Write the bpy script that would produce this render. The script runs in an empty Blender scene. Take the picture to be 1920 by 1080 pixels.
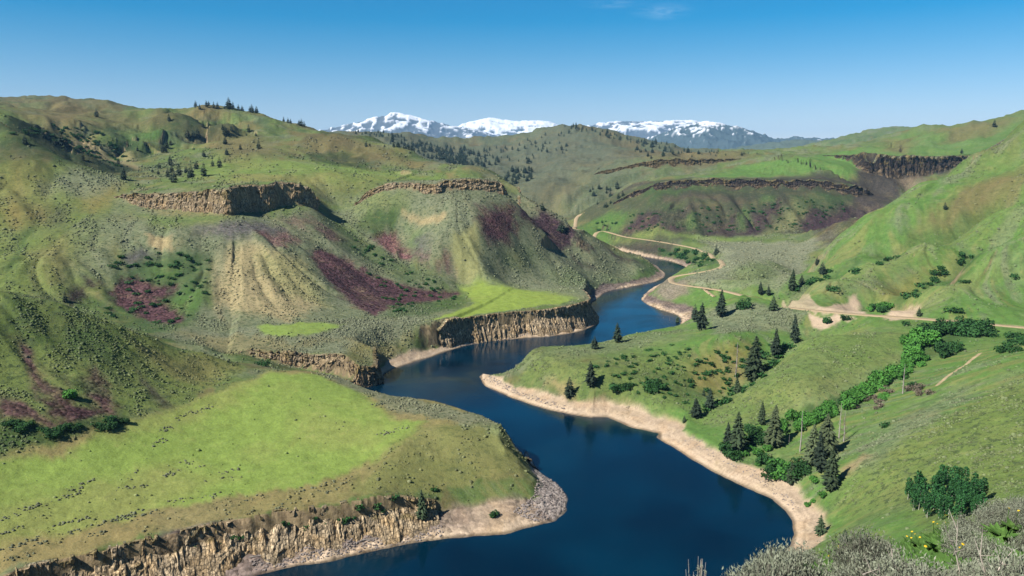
import bpy, bmesh, math, random
import numpy as np
from mathutils import Vector, Matrix

random.seed(7)
C = bpy.context.scene.collection
SC = bpy.context.scene

# ------------------------------------------------------------------ camera, sky, sun, exposure
PITCH = math.radians(8.76)
FPX = 1920 * 28 / 36
CAM_Z = 150.0
cam_d = bpy.data.cameras.new("camera")
cam_d.lens = 28; cam_d.sensor_width = 36; cam_d.clip_start = 0.1; cam_d.clip_end = 120000
cam = bpy.data.objects.new("camera", cam_d); C.objects.link(cam)
cam.location = (0, 0, CAM_Z); cam.rotation_euler = (math.pi / 2 - PITCH, 0, 0)
SC.camera = cam

SUN_EL = math.radians(43)
SUN_AZ = math.radians(-121)          # measured from the view direction (+y), negative = to the left
sdir = Vector((math.sin(SUN_AZ) * math.cos(SUN_EL), math.cos(SUN_AZ) * math.cos(SUN_EL), math.sin(SUN_EL)))
sun_d = bpy.data.lights.new("sun", 'SUN'); sun_d.energy = 4.2; sun_d.angle = math.radians(0.5)
sun_d.color = (1.0, 0.95, 0.86)
sun = bpy.data.objects.new("sun", sun_d); C.objects.link(sun)
sun.rotation_euler = (-sdir).to_track_quat('-Z', 'Y').to_euler()

W = bpy.data.worlds.new("World"); SC.world = W; W.use_nodes = True
nt = W.node_tree; nt.nodes.clear()
wo = nt.nodes.new('ShaderNodeOutputWorld'); bg = nt.nodes.new('ShaderNodeBackground')
sky = nt.nodes.new('ShaderNodeTexSky'); sky.sky_type = 'NISHITA'; sky.sun_disc = False
sky.sun_elevation = SUN_EL; sky.sun_rotation = SUN_AZ
sky.altitude = 1200; sky.air_density = 1.0; sky.dust_density = 0.3; sky.ozone_density = 3.0
bg.inputs['Strength'].default_value = 0.06
tc = nt.nodes.new('ShaderNodeTexCoord'); sx = nt.nodes.new('ShaderNodeSeparateXYZ'); nt.links.new(tc.outputs['Generated'], sx.inputs[0])
rp = nt.nodes.new('ShaderNodeValToRGB'); e = rp.color_ramp.elements
e[0].position = 0.0; e[0].color = (1.25, .96, .88, 1); e[1].position = .21; e[1].color = (.0, .56, .80, 1)
for q, c in ((.05, (.90, .83, .84, 1)), (.13, (.28, .66, .80, 1)), (.17, (.0, .58, .80, 1)), (.45, (.07, .36, .64, 1))): k = e.new(q); k.color = c
nt.links.new(sx.outputs[2], rp.inputs[0])
mx = nt.nodes.new('ShaderNodeMix'); mx.data_type = 'RGBA'; mx.blend_type = 'MULTIPLY'; mx.inputs[0].default_value = 1.0
nt.links.new(sky.outputs['Color'], mx.inputs[6]); nt.links.new(rp.outputs['Color'], mx.inputs[7])
# a wisp of cirrus high above the far mountains
mp = nt.nodes.new('ShaderNodeMapping'); mp.inputs['Scale'].default_value = (14, 14, 70); nt.links.new(tc.outputs['Generated'], mp.inputs['Vector'])
nz = nt.nodes.new('ShaderNodeTexNoise'); nz.inputs['Scale'].default_value = 1.6; nz.inputs['Detail'].default_value = 6; nz.inputs['Roughness'].default_value = .6; nz.inputs['Distortion'].default_value = .6
nt.links.new(mp.outputs[0], nz.inputs['Vector'])
def blob(u, v, wu, wv):
    d = Vector((ray_(u, v))).normalized(); o = nt.nodes.new('ShaderNodeVectorMath'); o.operation = 'SUBTRACT'; nt.links.new(tc.outputs['Generated'], o.inputs[0]); o.inputs[1].default_value = d
    c = nt.nodes.new('ShaderNodeVectorMath'); c.operation = 'MULTIPLY'; nt.links.new(o.outputs[0], c.inputs[0]); c.inputs[1].default_value = (1 / wu, 1 / wu, 1 / wv)
    l = nt.nodes.new('ShaderNodeVectorMath'); l.operation = 'LENGTH'; nt.links.new(c.outputs[0], l.inputs[0])
    m = nt.nodes.new('ShaderNodeMapRange'); m.interpolation_type = 'SMOOTHSTEP'; nt.links.new(l.outputs['Value'], m.inputs[0]); m.inputs[1].default_value = 0; m.inputs[2].default_value = 1; m.inputs[3].default_value = 1; m.inputs[4].default_value = 0
    return m.outputs[0]
def ray_(u, v):
    dx = (u - 960) / (1920 * 28 / 36); dy = (540 - v) / (1920 * 28 / 36); return dx, math.cos(PITCH) + dy * math.sin(PITCH), -math.sin(PITCH) + dy * math.cos(PITCH)
b1 = blob(1243, 22, .045, .012); b2 = blob(1150, 8, .05, .006)
ad = nt.nodes.new('ShaderNodeMath'); ad.operation = 'MAXIMUM'; nt.links.new(b1, ad.inputs[0]); nt.links.new(b2, ad.inputs[1])
nr = nt.nodes.new('ShaderNodeMapRange'); nt.links.new(nz.outputs['Fac'], nr.inputs[0]); nr.inputs[1].default_value = .42; nr.inputs[2].default_value = .75; nr.inputs[3].default_value = 0; nr.inputs[4].default_value = .32
cl = nt.nodes.new('ShaderNodeMath'); cl.operation = 'MULTIPLY'; nt.links.new(ad.outputs[0], cl.inputs[0]); nt.links.new(nr.outputs[0], cl.inputs[1])
mc_ = nt.nodes.new('ShaderNodeMix'); mc_.data_type = 'RGBA'; nt.links.new(cl.outputs[0], mc_.inputs[0]); nt.links.new(mx.outputs[2], mc_.inputs[6]); mc_.inputs[7].default_value = (5.5, 7.0, 8.5, 1)
nt.links.new(mc_.outputs[2], bg.inputs['Color']); nt.links.new(bg.outputs['Background'], wo.inputs['Surface'])

SC.view_settings.view_transform = 'Standard'; SC.view_settings.look = 'None'
SC.view_settings.gamma = 1.0; SC.view_settings.exposure = 1.2
SC.cycles.max_bounces = 6; SC.cycles.diffuse_bounces = 2; SC.cycles.glossy_bounces = 2
SC.cycles.use_denoising = True

# ------------------------------------------------------------------ geometry of the view
CP, SP = math.cos(PITCH), math.sin(PITCH)
def ray(u, v):
    dx = (u - 960) / FPX; dy = (540 - v) / FPX
    return dx, CP + dy * SP, -SP + dy * CP
def pz(u, v, z):
    x, y, k = ray(u, v); t = (z - CAM_Z) / k
    return (x * t, y * t, z)
def pt(u, v, t, dz=0.0):
    x, y, k = ray(u, v)
    return (x * t, y * t, CAM_Z + k * t + dz)

# ------------------------------------------------------------------ noise
def _hash(ix, iy, seed):
    h = (ix.astype(np.int64) * 374761393 + iy.astype(np.int64) * 668265263 + seed * 1274126177) & 0xFFFFFFFF
    h = ((h ^ (h >> 13)) * 1274126177) & 0xFFFFFFFF
    h = h ^ (h >> 16)
    return (h & 0xFFFFFF).astype(np.float64) / 0xFFFFFF * 2 - 1
def vnoise(x, y, seed=0):
    ix = np.floor(x); iy = np.floor(y); fx = x - ix; fy = y - iy
    fx = fx * fx * fx * (fx * (fx * 6 - 15) + 10); fy = fy * fy * fy * (fy * (fy * 6 - 15) + 10)
    a = _hash(ix, iy, seed); b = _hash(ix + 1, iy, seed); c = _hash(ix, iy + 1, seed); d = _hash(ix + 1, iy + 1, seed)
    return (a * (1 - fx) + b * fx) * (1 - fy) + (c * (1 - fx) + d * fx) * fy
def fbm(x, y, octs=4, seed=0, gain=0.5, ridged=False):
    s = np.zeros_like(x); amp = 1.0; tot = 0.0
    for o in range(octs):
        n = vnoise(x, y, seed + o * 17)
        s = s + amp * ((1 - 2 * np.abs(n)) if ridged else n); tot += amp
        x, y = 1.62 * x - 1.18 * y + 13.7, 1.18 * x + 1.62 * y - 7.3
        amp *= gain
    return s / tot
def smooth(a, b, x):
    t = np.clip((x - a) / (b - a), 0, 1); return t * t * (3 - 2 * t)

# ------------------------------------------------------------------ distance to polylines
def seg_dist(px, py, P, closed=False):
    """nearest distance to polyline, side (+ left of travel), interpolated vertex index"""
    n = len(P); m_ = n if closed else n - 1
    A = np.array([p[:2] for p in P], float); E = (np.roll(A, -1, 0) - A)[:m_]; E = E / (np.linalg.norm(E, axis=1)[:, None] + 1e-12)
    best = np.full(px.shape, 1e18); side = np.zeros(px.shape); idx = np.zeros(px.shape)
    for i in range(m_):
        ax, ay = A[i]; bx, by = A[(i + 1) % n]
        ex, ey = bx - ax, by - ay; L2 = ex * ex + ey * ey + 1e-12
        t = np.clip(((px - ax) * ex + (py - ay) * ey) / L2, 0, 1)
        qx, qy = px - ax - t * ex, py - ay - t * ey
        d2 = qx * qx + qy * qy; m = d2 < best
        ea = E[i] + (E[i - 1] if (i > 0 or closed) else E[i]); eb = E[i] + (E[(i + 1) % m_] if (i + 1 < m_ or closed) else E[i])
        fx = np.where(t <= 0, ea[0], np.where(t >= 1, eb[0], E[i][0])); fy = np.where(t <= 0, ea[1], np.where(t >= 1, eb[1], E[i][1]))
        best = np.where(m, d2, best); idx = np.where(m, i + t, idx)
        side = np.where(m, np.sign(fx * qy - fy * qx), side)
    return np.sqrt(best), side, idx
def in_poly(px, py, P):
    c = np.zeros(px.shape, bool); n = len(P)
    for i in range(n):
        x0, y0 = P[i][:2]; x1, y1 = P[(i + 1) % n][:2]
        if y0 == y1: continue
        c ^= ((y0 > py) != (y1 > py)) & (px < (x1 - x0) * (py - y0) / (y1 - y0) + x0)
    return c
def catmull(P, step):
    """resample a list of tuples along a Catmull-Rom curve, about `step` metres apart in plan"""
    P = [np.array(p, float) for p in P]; out = []
    for i in range(len(P) - 1):
        p0 = P[max(i - 1, 0)]; p1 = P[i]; p2 = P[i + 1]; p3 = P[min(i + 2, len(P) - 1)]
        k = max(1, int(np.hypot(*(p2 - p1)[:2]) / step))
        for j in range(k):
            t = j / k
            out.append(0.5 * (2 * p1 + (p2 - p0) * t + (2 * p0 - 5 * p1 + 4 * p2 - p3) * t * t + (3 * p1 - p0 - 3 * p2 + p3) * t ** 3))
    out.append(P[-1]); return out

# ------------------------------------------------------------------ the shoreline: (u, v, beach width, beach slope, slope behind the beach)
B = dict(cliff=9.0, soft=0.7, steep=1.6)
SHORE_L = [(-500, 1400, 10, .42, 9), (0, 1205, 10, .42, 9), (250, 1135, 11, .42, 9), (467, 1080, 12, .42, 9), (640, 1047, 12, .42, 9), (743, 1024, 12, .42, 8), (827, 1013, 14, .4, 3),
    (940, 1002, 20, .33, .5), (1013, 983, 20, .33, .42), (1043, 975, 17, .33, .42), (1063, 957, 15, .33, .42), (1065, 937, 13, .35, .5), (1053, 917, 10, .4, .7),
    (1013, 883, 4, .6, 1.1), (996, 862, 2, .8, 2.2), (985, 845, 2, .8, 3.5)]
def hid(u, v, back, *a):            # a shore point hidden behind the bench rim: seen pixel of the rim, then `back` metres beyond
    x, y, _ = pz(u, v, 20); r = math.hypot(x, y); return (x * (r + back) / r, y * (r + back) / r) + a
SHORE = [pz(u, v, 0)[:2] + (w, s, k) for u, v, w, s, k in SHORE_L]
for u, v in ((977, 817), (953, 800), (920, 787), (873, 770), (840, 760), (790, 748), (740, 743), (690, 728)):
    SHORE.append(hid(u, v, 9, 2.5, .7, 6))
SHORE += [hid(640, 712, 22, 2, .7, 3), hid(610, 700, 28, 1, .6, 2), hid(640, 700, 30, 1, .6, 4)]
for u, v, w, s, k in [(706, 722, 1, .8, 9), (712, 712, 1, .8, 9), (722, 700, 6, .5, 5), (750, 687, 9, .4, 1.0), (800, 672, 10, .4, 1.0), (840, 658, 8, .4, 3), (887, 645, 6, .5, 9), (973, 635, 8, .5, 9),
    (1040, 630, 12, .35, 9), (1083, 622, 12, .35, 9), (1110, 613, 10, .35, 9), (1120, 603, 6, .35, 9), (1113, 592, 5, .4, 9), (1105, 577, 5, .4, 9), (1117, 563, 8, .4, 3),
    (1140, 547, 12, .4, .8), (1187, 537, 12, .4, .8), (1233, 527, 12, .4, .7), (1248, 515, 10, .4, .7), (1240, 507, 8, .4, .7), (1215, 492, 8, .4, .7)]:
    SHORE.append(pz(u, v, 0)[:2] + (w, s, k))
SHORE += [(150, 1330, 8, .4, .7), (120, 1420, 8, .4, .7), (60, 1480, 8, .4, .7), (70, 1520, 8, .4, .7), (160, 1470, 8, .4, .7)]
for u, v, w, s, k in [(1207, 481, 10, .3, .5), (1253, 489, 12, .25, .5), (1284, 500, 14, .25, .5), (1304, 509, 10, .3, .6), (1280, 517, 10, .4, .8), (1258, 521, 10, .4, .8), (1243, 529, 10, .4, 1),
    (1222, 541, 10, .45, 1), (1206, 554, 9, .5, 1), (1203, 563, 9, .5, .9), (1215, 572, 14, .35, .6), (1240, 582, 18, .33, .5), (1275, 597, 18, .33, .5)]:
    SHORE.append(pz(u, v, 0)[:2] + (w, s, k))
for u, v in ((1262, 611), (1225, 619), (1160, 632), (1110, 646), (1060, 653), (1010, 655), (975, 660), (945, 676)):
    SHORE.append(hid(u, v, 24, 4, .6, 1.6))
for u, v, w, s, k in [(905, 700, 7, .6, .6), (898, 707, 8, .6, .6), (903, 718, 9, .6, .5), (923, 730, 9, .55, .5), (960, 745, 10, .5, .55), (1007, 762, 11, .45, .7), (1050, 773, 12, .4, .8),
    (1107, 783, 14, .35, 1.4), (1140, 783, 16, .3, 1.3), (1187, 803, 16, .28, 1.1), (1237, 812, 14, .3, .8), (1232, 820, 12, .35, 1.2), (1280, 850, 12, .4, 1.5), (1323, 877, 12, .4, 1.3), (1363, 900, 12, .38, 1.0), (1413, 920, 12, .35, 1.0),
    (1447, 937, 12, .35, .9), (1470, 957, 11, .35, .9), (1483, 977, 11, .35, .9), (1487, 1003, 11, .35, .8), (1477, 1023, 11, .35, .8), (1457, 1040, 10, .35, .8), (1400, 1075, 10, .4, .8), (1250, 1130, 9, .4, .8), (960, 1180, 9, .4, .8), (500, 1230, 9, .4, .8), (0, 1300, 9, .4, .8), (-500, 1480, 9, .4, .8)]:
    SHORE.append(pz(u, v, 0)[:2] + (w, s, k))
SHORE_P = catmull(SHORE, 6.0)
SHORE_A = np.array(SHORE_P)

# ------------------------------------------------------------------ rim rock: (u, v, depth, cliff height) left to right, the plateau lies beyond
RIMS = {
 'mesa_near': [(214, 376, 856, 0), (235, 369, 846, 7), (255, 365, 838, 12), (300, 358, 826, 15), (360, 352, 814, 19), (405, 350, 803, 23), (428, 349, 800, 27), (438, 349, 814, 28), (470, 348, 831, 27), (505, 347, 842, 26), (520, 347, 856, 25), (560, 346, 868, 24), (580, 348, 878, 22), (588, 353, 893, 14), (593, 362, 910, 4), (595, 370, 925, 0)],
 'mesa_mid': [(664, 352, 965, 0), (690, 351, 958, 8), (760, 348, 950, 8), (815, 347, 940, 10), (832, 346, 948, 13), (880, 345, 960, 13), (930, 344, 972, 13), (955, 345, 985, 14), (967, 350, 1015, 12), (975, 345, 1080, 7), (960, 340, 1180, 0)],
 'mesa_right': [(1150, 350, 1600, 0), (1225, 339, 1570, 14), (1300, 337, 1555, 18), (1450, 337, 1548, 19), (1560, 338, 1545, 20), (1604, 341, 1545, 20), (1625, 347, 1562, 9), (1640, 353, 1585, 0)],
 'mesa_upper': [(1540, 292, 1980, 0), (1596, 297, 1800, 20), (1618, 298, 1690, 40), (1660, 296, 1690, 46), (1720, 295, 1710, 44), (1775, 294, 1740, 32), (1840, 292, 1800, 14), (1900, 285, 1950, 0)],
 'mesa_far': [(1115, 307, 2010, 0), (1180, 303, 1990, 16), (1240, 301, 1985, 22), (1320, 298, 2000, 18), (1390, 296, 2040, 0)],
}
RIMS['ravine'] = [(425, 668, 540, 0), (475, 664, 545, 7), (560, 662, 548, 11), (640, 664, 545, 14), (680, 667, 541, 10), (702, 668, 538, 0)]
RIM_P = {}
for k, L in RIMS.items():
    RIM_P[k] = [np.array(pt(u, v, t) + (h,)) for u, v, t, h in L]
def rim_step(x, y, near=None):
    out = np.zeros(x.shape); xf, yf = x.ravel(), y.ravel(); of = out.ravel()
    for k, P in RIM_P.items():
        c = np.mean([p[:2] for p in P], axis=0); ext = max(np.hypot(*(p[:2] - c)) for p in P) + 420
        m = np.nonzero((xf - c[0]) ** 2 + (yf - c[1]) ** 2 < ext * ext)[0]
        if not len(m): continue
        px, py = xf[m], yf[m]; d, side, idx = seg_dist(px, py, P)
        if near is not None: nf = near.ravel(); nf[m] = np.minimum(nf[m], d); near[:] = nf.reshape(near.shape)
        hn = np.interp(idx, np.arange(len(P)), [p[3] for p in P])
        D = catmull(P, 18.0); a = np.zeros(px.shape); b = np.zeros(px.shape)
        for q in D:
            w = 1 / ((px - q[0]) ** 2 + (py - q[1]) ** 2 + 60) ** 1.5; a += w * max(q[3], 0); b += w
        h = np.minimum(a / b, 2.5 * hn)
        w = 0.0032 * np.hypot(px, py); sd = d * side
        of[m] += h * smooth(-w, w, sd) * np.exp(-np.maximum(sd, 0) / 140.0) * smooth(420, 250, np.abs(sd))
    return of.reshape(x.shape)

# ------------------------------------------------------------------ control points of the land
K = []
def Z(z, *uv): K.extend(pz(u, v, z) for u, v in uv)
def T(*uvt): K.extend(pt(*p) for p in uvt)
def RIDGE(*uvt, back=.06, drop=.018):      # a crest that hides what lies behind it
    for u, v, t in uvt: K.append(pt(u, v, t)); K.append(pt(u, v, t * (1 + back), -drop * t))
# near left bench
Z(16.5, (-200, 1160), (0, 1085), (80, 1062), (200, 1034), (317, 1004), (400, 987), (520, 966), (633, 942), (717, 930), (800, 915), (873, 897))
Z(12.5, (940, 925)); Z(11, (985, 910)); Z(15, (900, 900)); Z(20, (930, 850), (985, 838), (977, 817), (953, 800), (920, 787), (873, 770), (840, 760), (790, 748), (740, 743), (690, 728), (640, 710))
Z(22, (600, 800), (750, 800), (850, 830), (590, 698)); Z(18.5, (500, 905), (700, 870), (300, 955), (100, 1010), (-100, 1050)); Z(23, (520, 692), (400, 800), (200, 880), (0, 950)); Z(29, (470, 697), (430, 722), (330, 762), (230, 802), (120, 838), (0, 862), (-200, 930))
# near left hill
RIDGE((0, 545, 440), (120, 572, 450), (200, 606, 455), (280, 632, 465), (380, 658, 475), (-250, 480, 430)); T((430, 678, 482))
T((0, 700, 385), (150, 720, 395), (280, 710, 425), (380, 700, 458), (0, 780, 350), (150, 785, 366), (-250, 700, 360), (100, 640, 420))
T((60, 566, 600), (160, 595, 590), (240, 618, 570), (340, 645, 545), (430, 668, 530), (-150, 540, 640)); K.append((-300, 485, 62)); K.append((-240, 500, 44)); K.append((-200, 505, 34))
# ravine between benches (hidden)
K += [(-140, 505, 15), (-110, 512, 6), (-90, 518, 3)]
# middle left bench
Z(22, (640, 660), (560, 655), (680, 640), (783, 610), (897, 596), (973, 586), (1077, 571), (1100, 568), (1085, 545), (720, 625), (700, 640)); Z(24, (500, 650), (1000, 545), (900, 560), (800, 592), (650, 625)); Z(29, (870, 530), (940, 535)); Z(28, (450, 662), (600, 605), (540, 625)); Z(31, (450, 600), (330, 620), (300, 600))
# mesa near: talus
T((430, 408, 790), (350, 405, 800), (500, 408, 826), (540, 402, 842), (588, 393, 868), (270, 395, 822), (450, 500, 708), (330, 500, 700), (560, 500, 730), (640, 540, 735), (400, 450, 745), (540, 450, 775), (480, 560, 665), (360, 560, 655), (250, 500, 690), (220, 560, 650), (740, 560, 735), (840, 545, 800))
T((430, 345, 850), (500, 343, 900), (560, 342, 925), (330, 348, 860), (430, 332, 1000), (330, 335, 960), (540, 330, 1010))
T((640, 426, 885), (700, 461, 862), (760, 487, 845), (830, 521, 830), (612, 402, 905))
# valley between the mesas
T((700, 430, 900), (640, 400, 950), (760, 480, 850), (840, 522, 815), (620, 388, 970))
# left slopes
T((0, 500, 650), (120, 500, 660), (0, 420, 740), (130, 430, 745), (0, 350, 830), (130, 370, 840), (200, 340, 900), (220, 420, 760), (60, 300, 900), (0, 290, 920), (-200, 250, 900), (-200, 400, 720), (-200, 480, 650), (100, 330, 880), (60, 262, 960), (130, 300, 960), (0, 245, 960), (215, 326, 960))
T((20, 222, 1100), (90, 250, 1120), (170, 290, 1110), (240, 322, 1080), (150, 235, 1350), (200, 262, 1300), (260, 300, 1220))
# big left hill
T((-200, 190, 1900), (0, 193, 1900), (40, 190, 1900), (100, 180, 1900), (140, 191, 1880), (190, 196, 1800), (240, 201, 1750), (300, 203, 1700), (375, 207, 1650), (430, 221, 1600), (480, 239, 1550), (520, 250, 1530), (560, 246, 1550), (600, 242, 1560), (640, 251, 1540), (673, 256, 1500), (697, 263, 1470), (757, 281, 1420), (807, 304, 1330), (853, 317, 1270), (890, 326, 1220), (940, 334, 1170))
T((100, 215, 1600), (250, 235, 1500), (330, 250, 1420), (300, 290, 1260), (380, 280, 1260), (430, 300, 1180), (350, 322, 1080), (470, 265, 1400), (520, 290, 1250), (470, 320, 1090), (560, 310, 1150), (600, 275, 1350), (250, 330, 990), (640, 300, 1270), (700, 310, 1230), (700, 330, 1080), (780, 322, 1180), (850, 335, 1070), (620, 330, 1040), (900, 337, 1060))
RIDGE((1480, 284, 4500), (1540, 268, 4600), (1590, 258, 4700), (1640, 248, 4800), (1700, 242, 4800), (1770, 250, 4800), (2000, 230, 4600), back=.1, drop=.02)
K += [(-9000, 15000, 100), (0, 16000, 100), (9000, 15000, 150), (0, 30000, 100), (-14000, 26000, 100), (14000, 26000, 100), (3500, 9000, 100)]
RIDGE((30, 240, 1000), (60, 264, 985), (130, 308, 960), back=.05, drop=.02)
T((110, 262, 1180), (170, 296, 1150), (235, 322, 1100), (150, 262, 1330), (215, 292, 1290))
RIDGE((330, 222, 1500), (300, 245, 1400), (270, 262, 1320), (420, 240, 1480), (390, 262, 1380), (350, 280, 1290), back=.04, drop=.008)
K += [(-1300, 2600, 200), (-700, 2300, 170), (-350, 2000, 150), (-180, 1750, 120), (-60, 1450, 90), (-550, 2000, 190)]
# mesa mid
T((830, 342, 990), (930, 340, 1020), (740, 343, 1000)); T((700, 366, 950), (820, 368, 935), (900, 366, 948), (960, 368, 985), (760, 362, 940), (700, 400, 918), (820, 420, 890), (900, 430, 890), (820, 470, 850), (900, 500, 842), (820, 525, 806), (760, 440, 900))
T((1000, 386, 1015), (1060, 421, 1040), (1100, 441, 1065), (1150, 463, 1090), (1200, 486, 1120), (980, 430, 945), (1000, 490, 920), (1080, 490, 970), (1120, 510, 985), (950, 530, 860), (1050, 540, 850), (1170, 515, 1030))
# valley behind mesa mid
K += [(60, 1200, 30), (130, 1250, 14), (0, 1300, 55)]
T((1050, 412, 1700), (1080, 408, 1720), (1000, 395, 1800), (1030, 370, 1850), (975, 360, 1900), (1000, 345, 2000), (1100, 345, 1950), (1100, 380, 1800), (1180, 335, 1930), (1120, 318, 2030), (950, 345, 2050), (960, 335, 2200), (1290, 325, 1900), (1220, 325, 1920))
# far right flats and right mesa
Z(27, (1160, 445), (1200, 446), (1300, 450), (1330, 470), (1400, 480), (1360, 505), (1300, 525), (1420, 510), (1330, 500)); Z(32, (1300, 440), (1400, 442), (1480, 460), (1450, 490), (1500, 455), (1200, 440)); Z(36, (1540, 440), (1480, 440), (1130, 438))
T((1560, 425, 1400), (1100, 425, 1560), (1110, 405, 1640), (1140, 380, 1640), (1190, 352, 1620), (1250, 400, 1450), (1400, 400, 1450), (1520, 400, 1450), (1300, 360, 1530), (1450, 360, 1525), (1560, 365, 1525), (1620, 400, 1480), (1200, 410, 1470), (1660, 385, 1500))
T((1300, 333, 1620), (1450, 333, 1620), (1560, 333, 1620), (1340, 322, 1750), (1450, 305, 1800), (1550, 300, 1850), (1600, 320, 1650), (1640, 340, 1650), (1700, 345, 1660), (1640, 350, 1635), (1760, 330, 1700), (1280, 296, 2100), (1180, 298, 2080), (1380, 292, 2150))
T((1530, 290, 2000), (1620, 275, 2150), (1690, 251, 2250), (1740, 241, 2300), (1800, 238, 2300), (1860, 226, 2300), (1920, 214, 2300), (2100, 200, 2200), (1650, 290, 1900), (1760, 288, 1850), (1850, 270, 1900), (1750, 265, 2050), (1950, 260, 1850))
K += [(1400, 2900, 170), (900, 2900, 150), (1900, 2600, 250)]
# centre forest hills
T((640, 246, 3000), (700, 243, 3000), (760, 250, 3000), (800, 262, 3000), (880, 274, 3000), (920, 268, 3100), (1000, 255, 3200), (1040, 240, 3250), (1075, 232, 3250), (1110, 239, 3250), (1160, 251, 3250), (1200, 262, 3200), (1300, 284, 3100), (1400, 291, 2950), (1480, 291, 2900))
T((720, 275, 2500), (800, 300, 2300), (860, 300, 2600), (880, 315, 2350), (900, 326, 2200), (960, 300, 2700), (1000, 305, 2500), (1075, 270, 2800), (1070, 300, 2400), (1150, 285, 2550), (1250, 292, 2350), (1330, 292, 2400))
K += [(-900, 4200, 150), (0, 4300, 150), (600, 4300, 140), (1400, 4200, 140), (-2000, 4000, 160), (-2600, 6500, 120), (0, 7000, 120), (2600, 6500, 120), (2600, 4000, 260)]
# right spurs
RIDGE((1480, 521, 850), (1540, 471, 900), (1600, 421, 930), (1700, 361, 960), (1800, 301, 990), (1900, 241, 1020), (2050, 170, 1040), back=.06, drop=.035); T((1800, 400, 860), (1920, 340, 870), (1700, 440, 850), (1600, 490, 815), (1520, 530, 790), (1870, 320, 940), (1750, 370, 910), (2100, 280, 860))
RIDGE((1465, 561, 660), (1520, 534, 695), (1600, 501, 735), (1720, 456, 760), (1850, 411, 775), (1920, 376, 785), (2100, 300, 790), back=.055, drop=.032); T((1600, 545, 665), (1700, 510, 705), (1800, 480, 728), (1540, 560, 650), (1870, 455, 735), (1680, 560, 645), (2100, 400, 720))
RIDGE((1670, 581, 603), (1740, 541, 628), (1830, 481, 650), (1920, 441, 662), (2100, 370, 660), back=.055, drop=.032); T((1850, 560, 600), (1920, 540, 610), (1780, 575, 588), (1920, 590, 570), (2100, 540, 590))
K += [(500, 1250, 60), (700, 1300, 90), (470, 1100, 48), (600, 1500, 80)]
# road level on the right
Z(40, (2100, 630), (1920, 612), (1800, 604), (1700, 597), (1620, 590), (1560, 583), (1500, 577)); Z(39, (1450, 568), (1400, 556)); Z(30, (1340, 543)); Z(22, (1275, 527))
# below the road: spur, gully, trees
T((1300, 786, 455)); RIDGE((1380, 735, 482), (1430, 700, 498), (1480, 661, 515), (1530, 628, 548), back=.035, drop=.012); T((1500, 720, 452), (1600, 640, 522), (1440, 760, 447), (1400, 790, 432), (1560, 690, 475), (1660, 625, 540), (1340, 800, 438))
T((1400, 700, 525), (1330, 745, 500), (1480, 632, 575), (1440, 670, 548)); T((1500, 790, 424), (1450, 830, 408), (1600, 740, 446), (1720, 660, 502), (1790, 630, 526), (1660, 700, 470), (1540, 850, 385))
Z(20, (1010, 660), (1100, 672), (1150, 632), (1160, 628), (1060, 653), (1110, 644), (1200, 624)); Z(20, (1100, 690), (1200, 690), (1240, 618), (1262, 612)); Z(22, (1200, 650)); Z(26, (1300, 622), (1300, 650)); Z(32, (1400, 605), (1380, 630)); Z(22, (1300, 570), (1260, 550), (1350, 580)); Z(16, (960, 690), (1300, 700)); Z(13, (1000, 712), (1100, 745), (1200, 750)); Z(10, (1260, 770))
# near right slope
T((1600, 900, 336), (1700, 850, 333), (1800, 780, 352), (1920, 700, 378), (1900, 650, 435), (1800, 700, 415), (1700, 760, 402), (1620, 830, 372), (1850, 890, 285), (1920, 850, 290), (1750, 930, 285), (1640, 950, 300), (1920, 930, 247), (1580, 960, 320), (1850, 670, 450), (2100, 800, 290), (2100, 620, 450), (1540, 1000, 310))
K += [pt(1920, 945, 150, -8), pt(1920, 960, 100, -9), pt(1920, 975, 55, -5), pt(1920, 985, 35, -2), pt(1700, 990, 150, -9), pt(1700, 1010, 100, -11), pt(1700, 1030, 50, -6), pt(1540, 1060, 30, -3), pt(1540, 1040, 60, -9), pt(1540, 1040, 120, -15), pt(1540, 1040, 200, -14), pt(2100, 900, 150, 0), pt(2100, 900, 60, 0)]
# the foreground shoulder
K += [pt(1920, 985, 24), pt(1800, 1010, 22), pt(1700, 1040, 21), pt(1620, 1060, 19), pt(1540, 1085, 17), pt(1460, 1110, 15), pt(1400, 1130, 13), pt(1920, 1170, 9), pt(1700, 1190, 8.5), pt(2100, 950, 24), pt(1300, 1200, 10), pt(1920, 1075, 13), pt(1920, 1020, 18), pt(1700, 1130, 12), pt(1700, 1080, 16), pt(1540, 1140, 11), pt(2150, 1060, 14), pt(1800, 1100, 13), pt(1800, 1045, 18), (0, .6, 148.4), (0, 1.2, 148.0), (0, 2.4, 147.1), (0, 4.6, 145.8), (1.2, 1.2, 148.1), (2.4, 2.4, 147.3), (-1.2, 1.2, 147.7), (-2.4, 2.4, 146.7), (4, 4.2, 146.0), (-4, 4, 145.2), (1, -.5, 148.4), (-1, -.5, 148.2), (3, -1, 148.4), (-3, -1, 147.6), (7, 1, 147.4), (12, 2, 146.4), (20, 3, 145.0), (35, 5, 142.5), (70, 12, 136), (130, 30, 122), (7, -2, 148.0), (14, -4, 147.4), (30, -8, 146), (80, -20, 140), (12, 8, 144.4), (24, 14, 141.2), (50, 30, 132), (100, 70, 112), (200, 60, 105), (250, 130, 82), (-7, 1, 145.2), (-14, 2, 142.2), (-28, 4, 136), (-60, 8, 122), (-120, 20, 95), (-200, 60, 60), (-7, -2, 145.8), (-14, -4, 143), (-30, -8, 137), (-80, -20, 118)]
K += [pt(u, 1080, t, -d) for u in (-700, -200, 200, 600, 950, 1250) for t, d in ((9, 1.2), (16, 3), (30, 6), (55, 10), (90, 14), (130, 18), (170, 20), (210, 22), (240, 22))]
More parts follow.
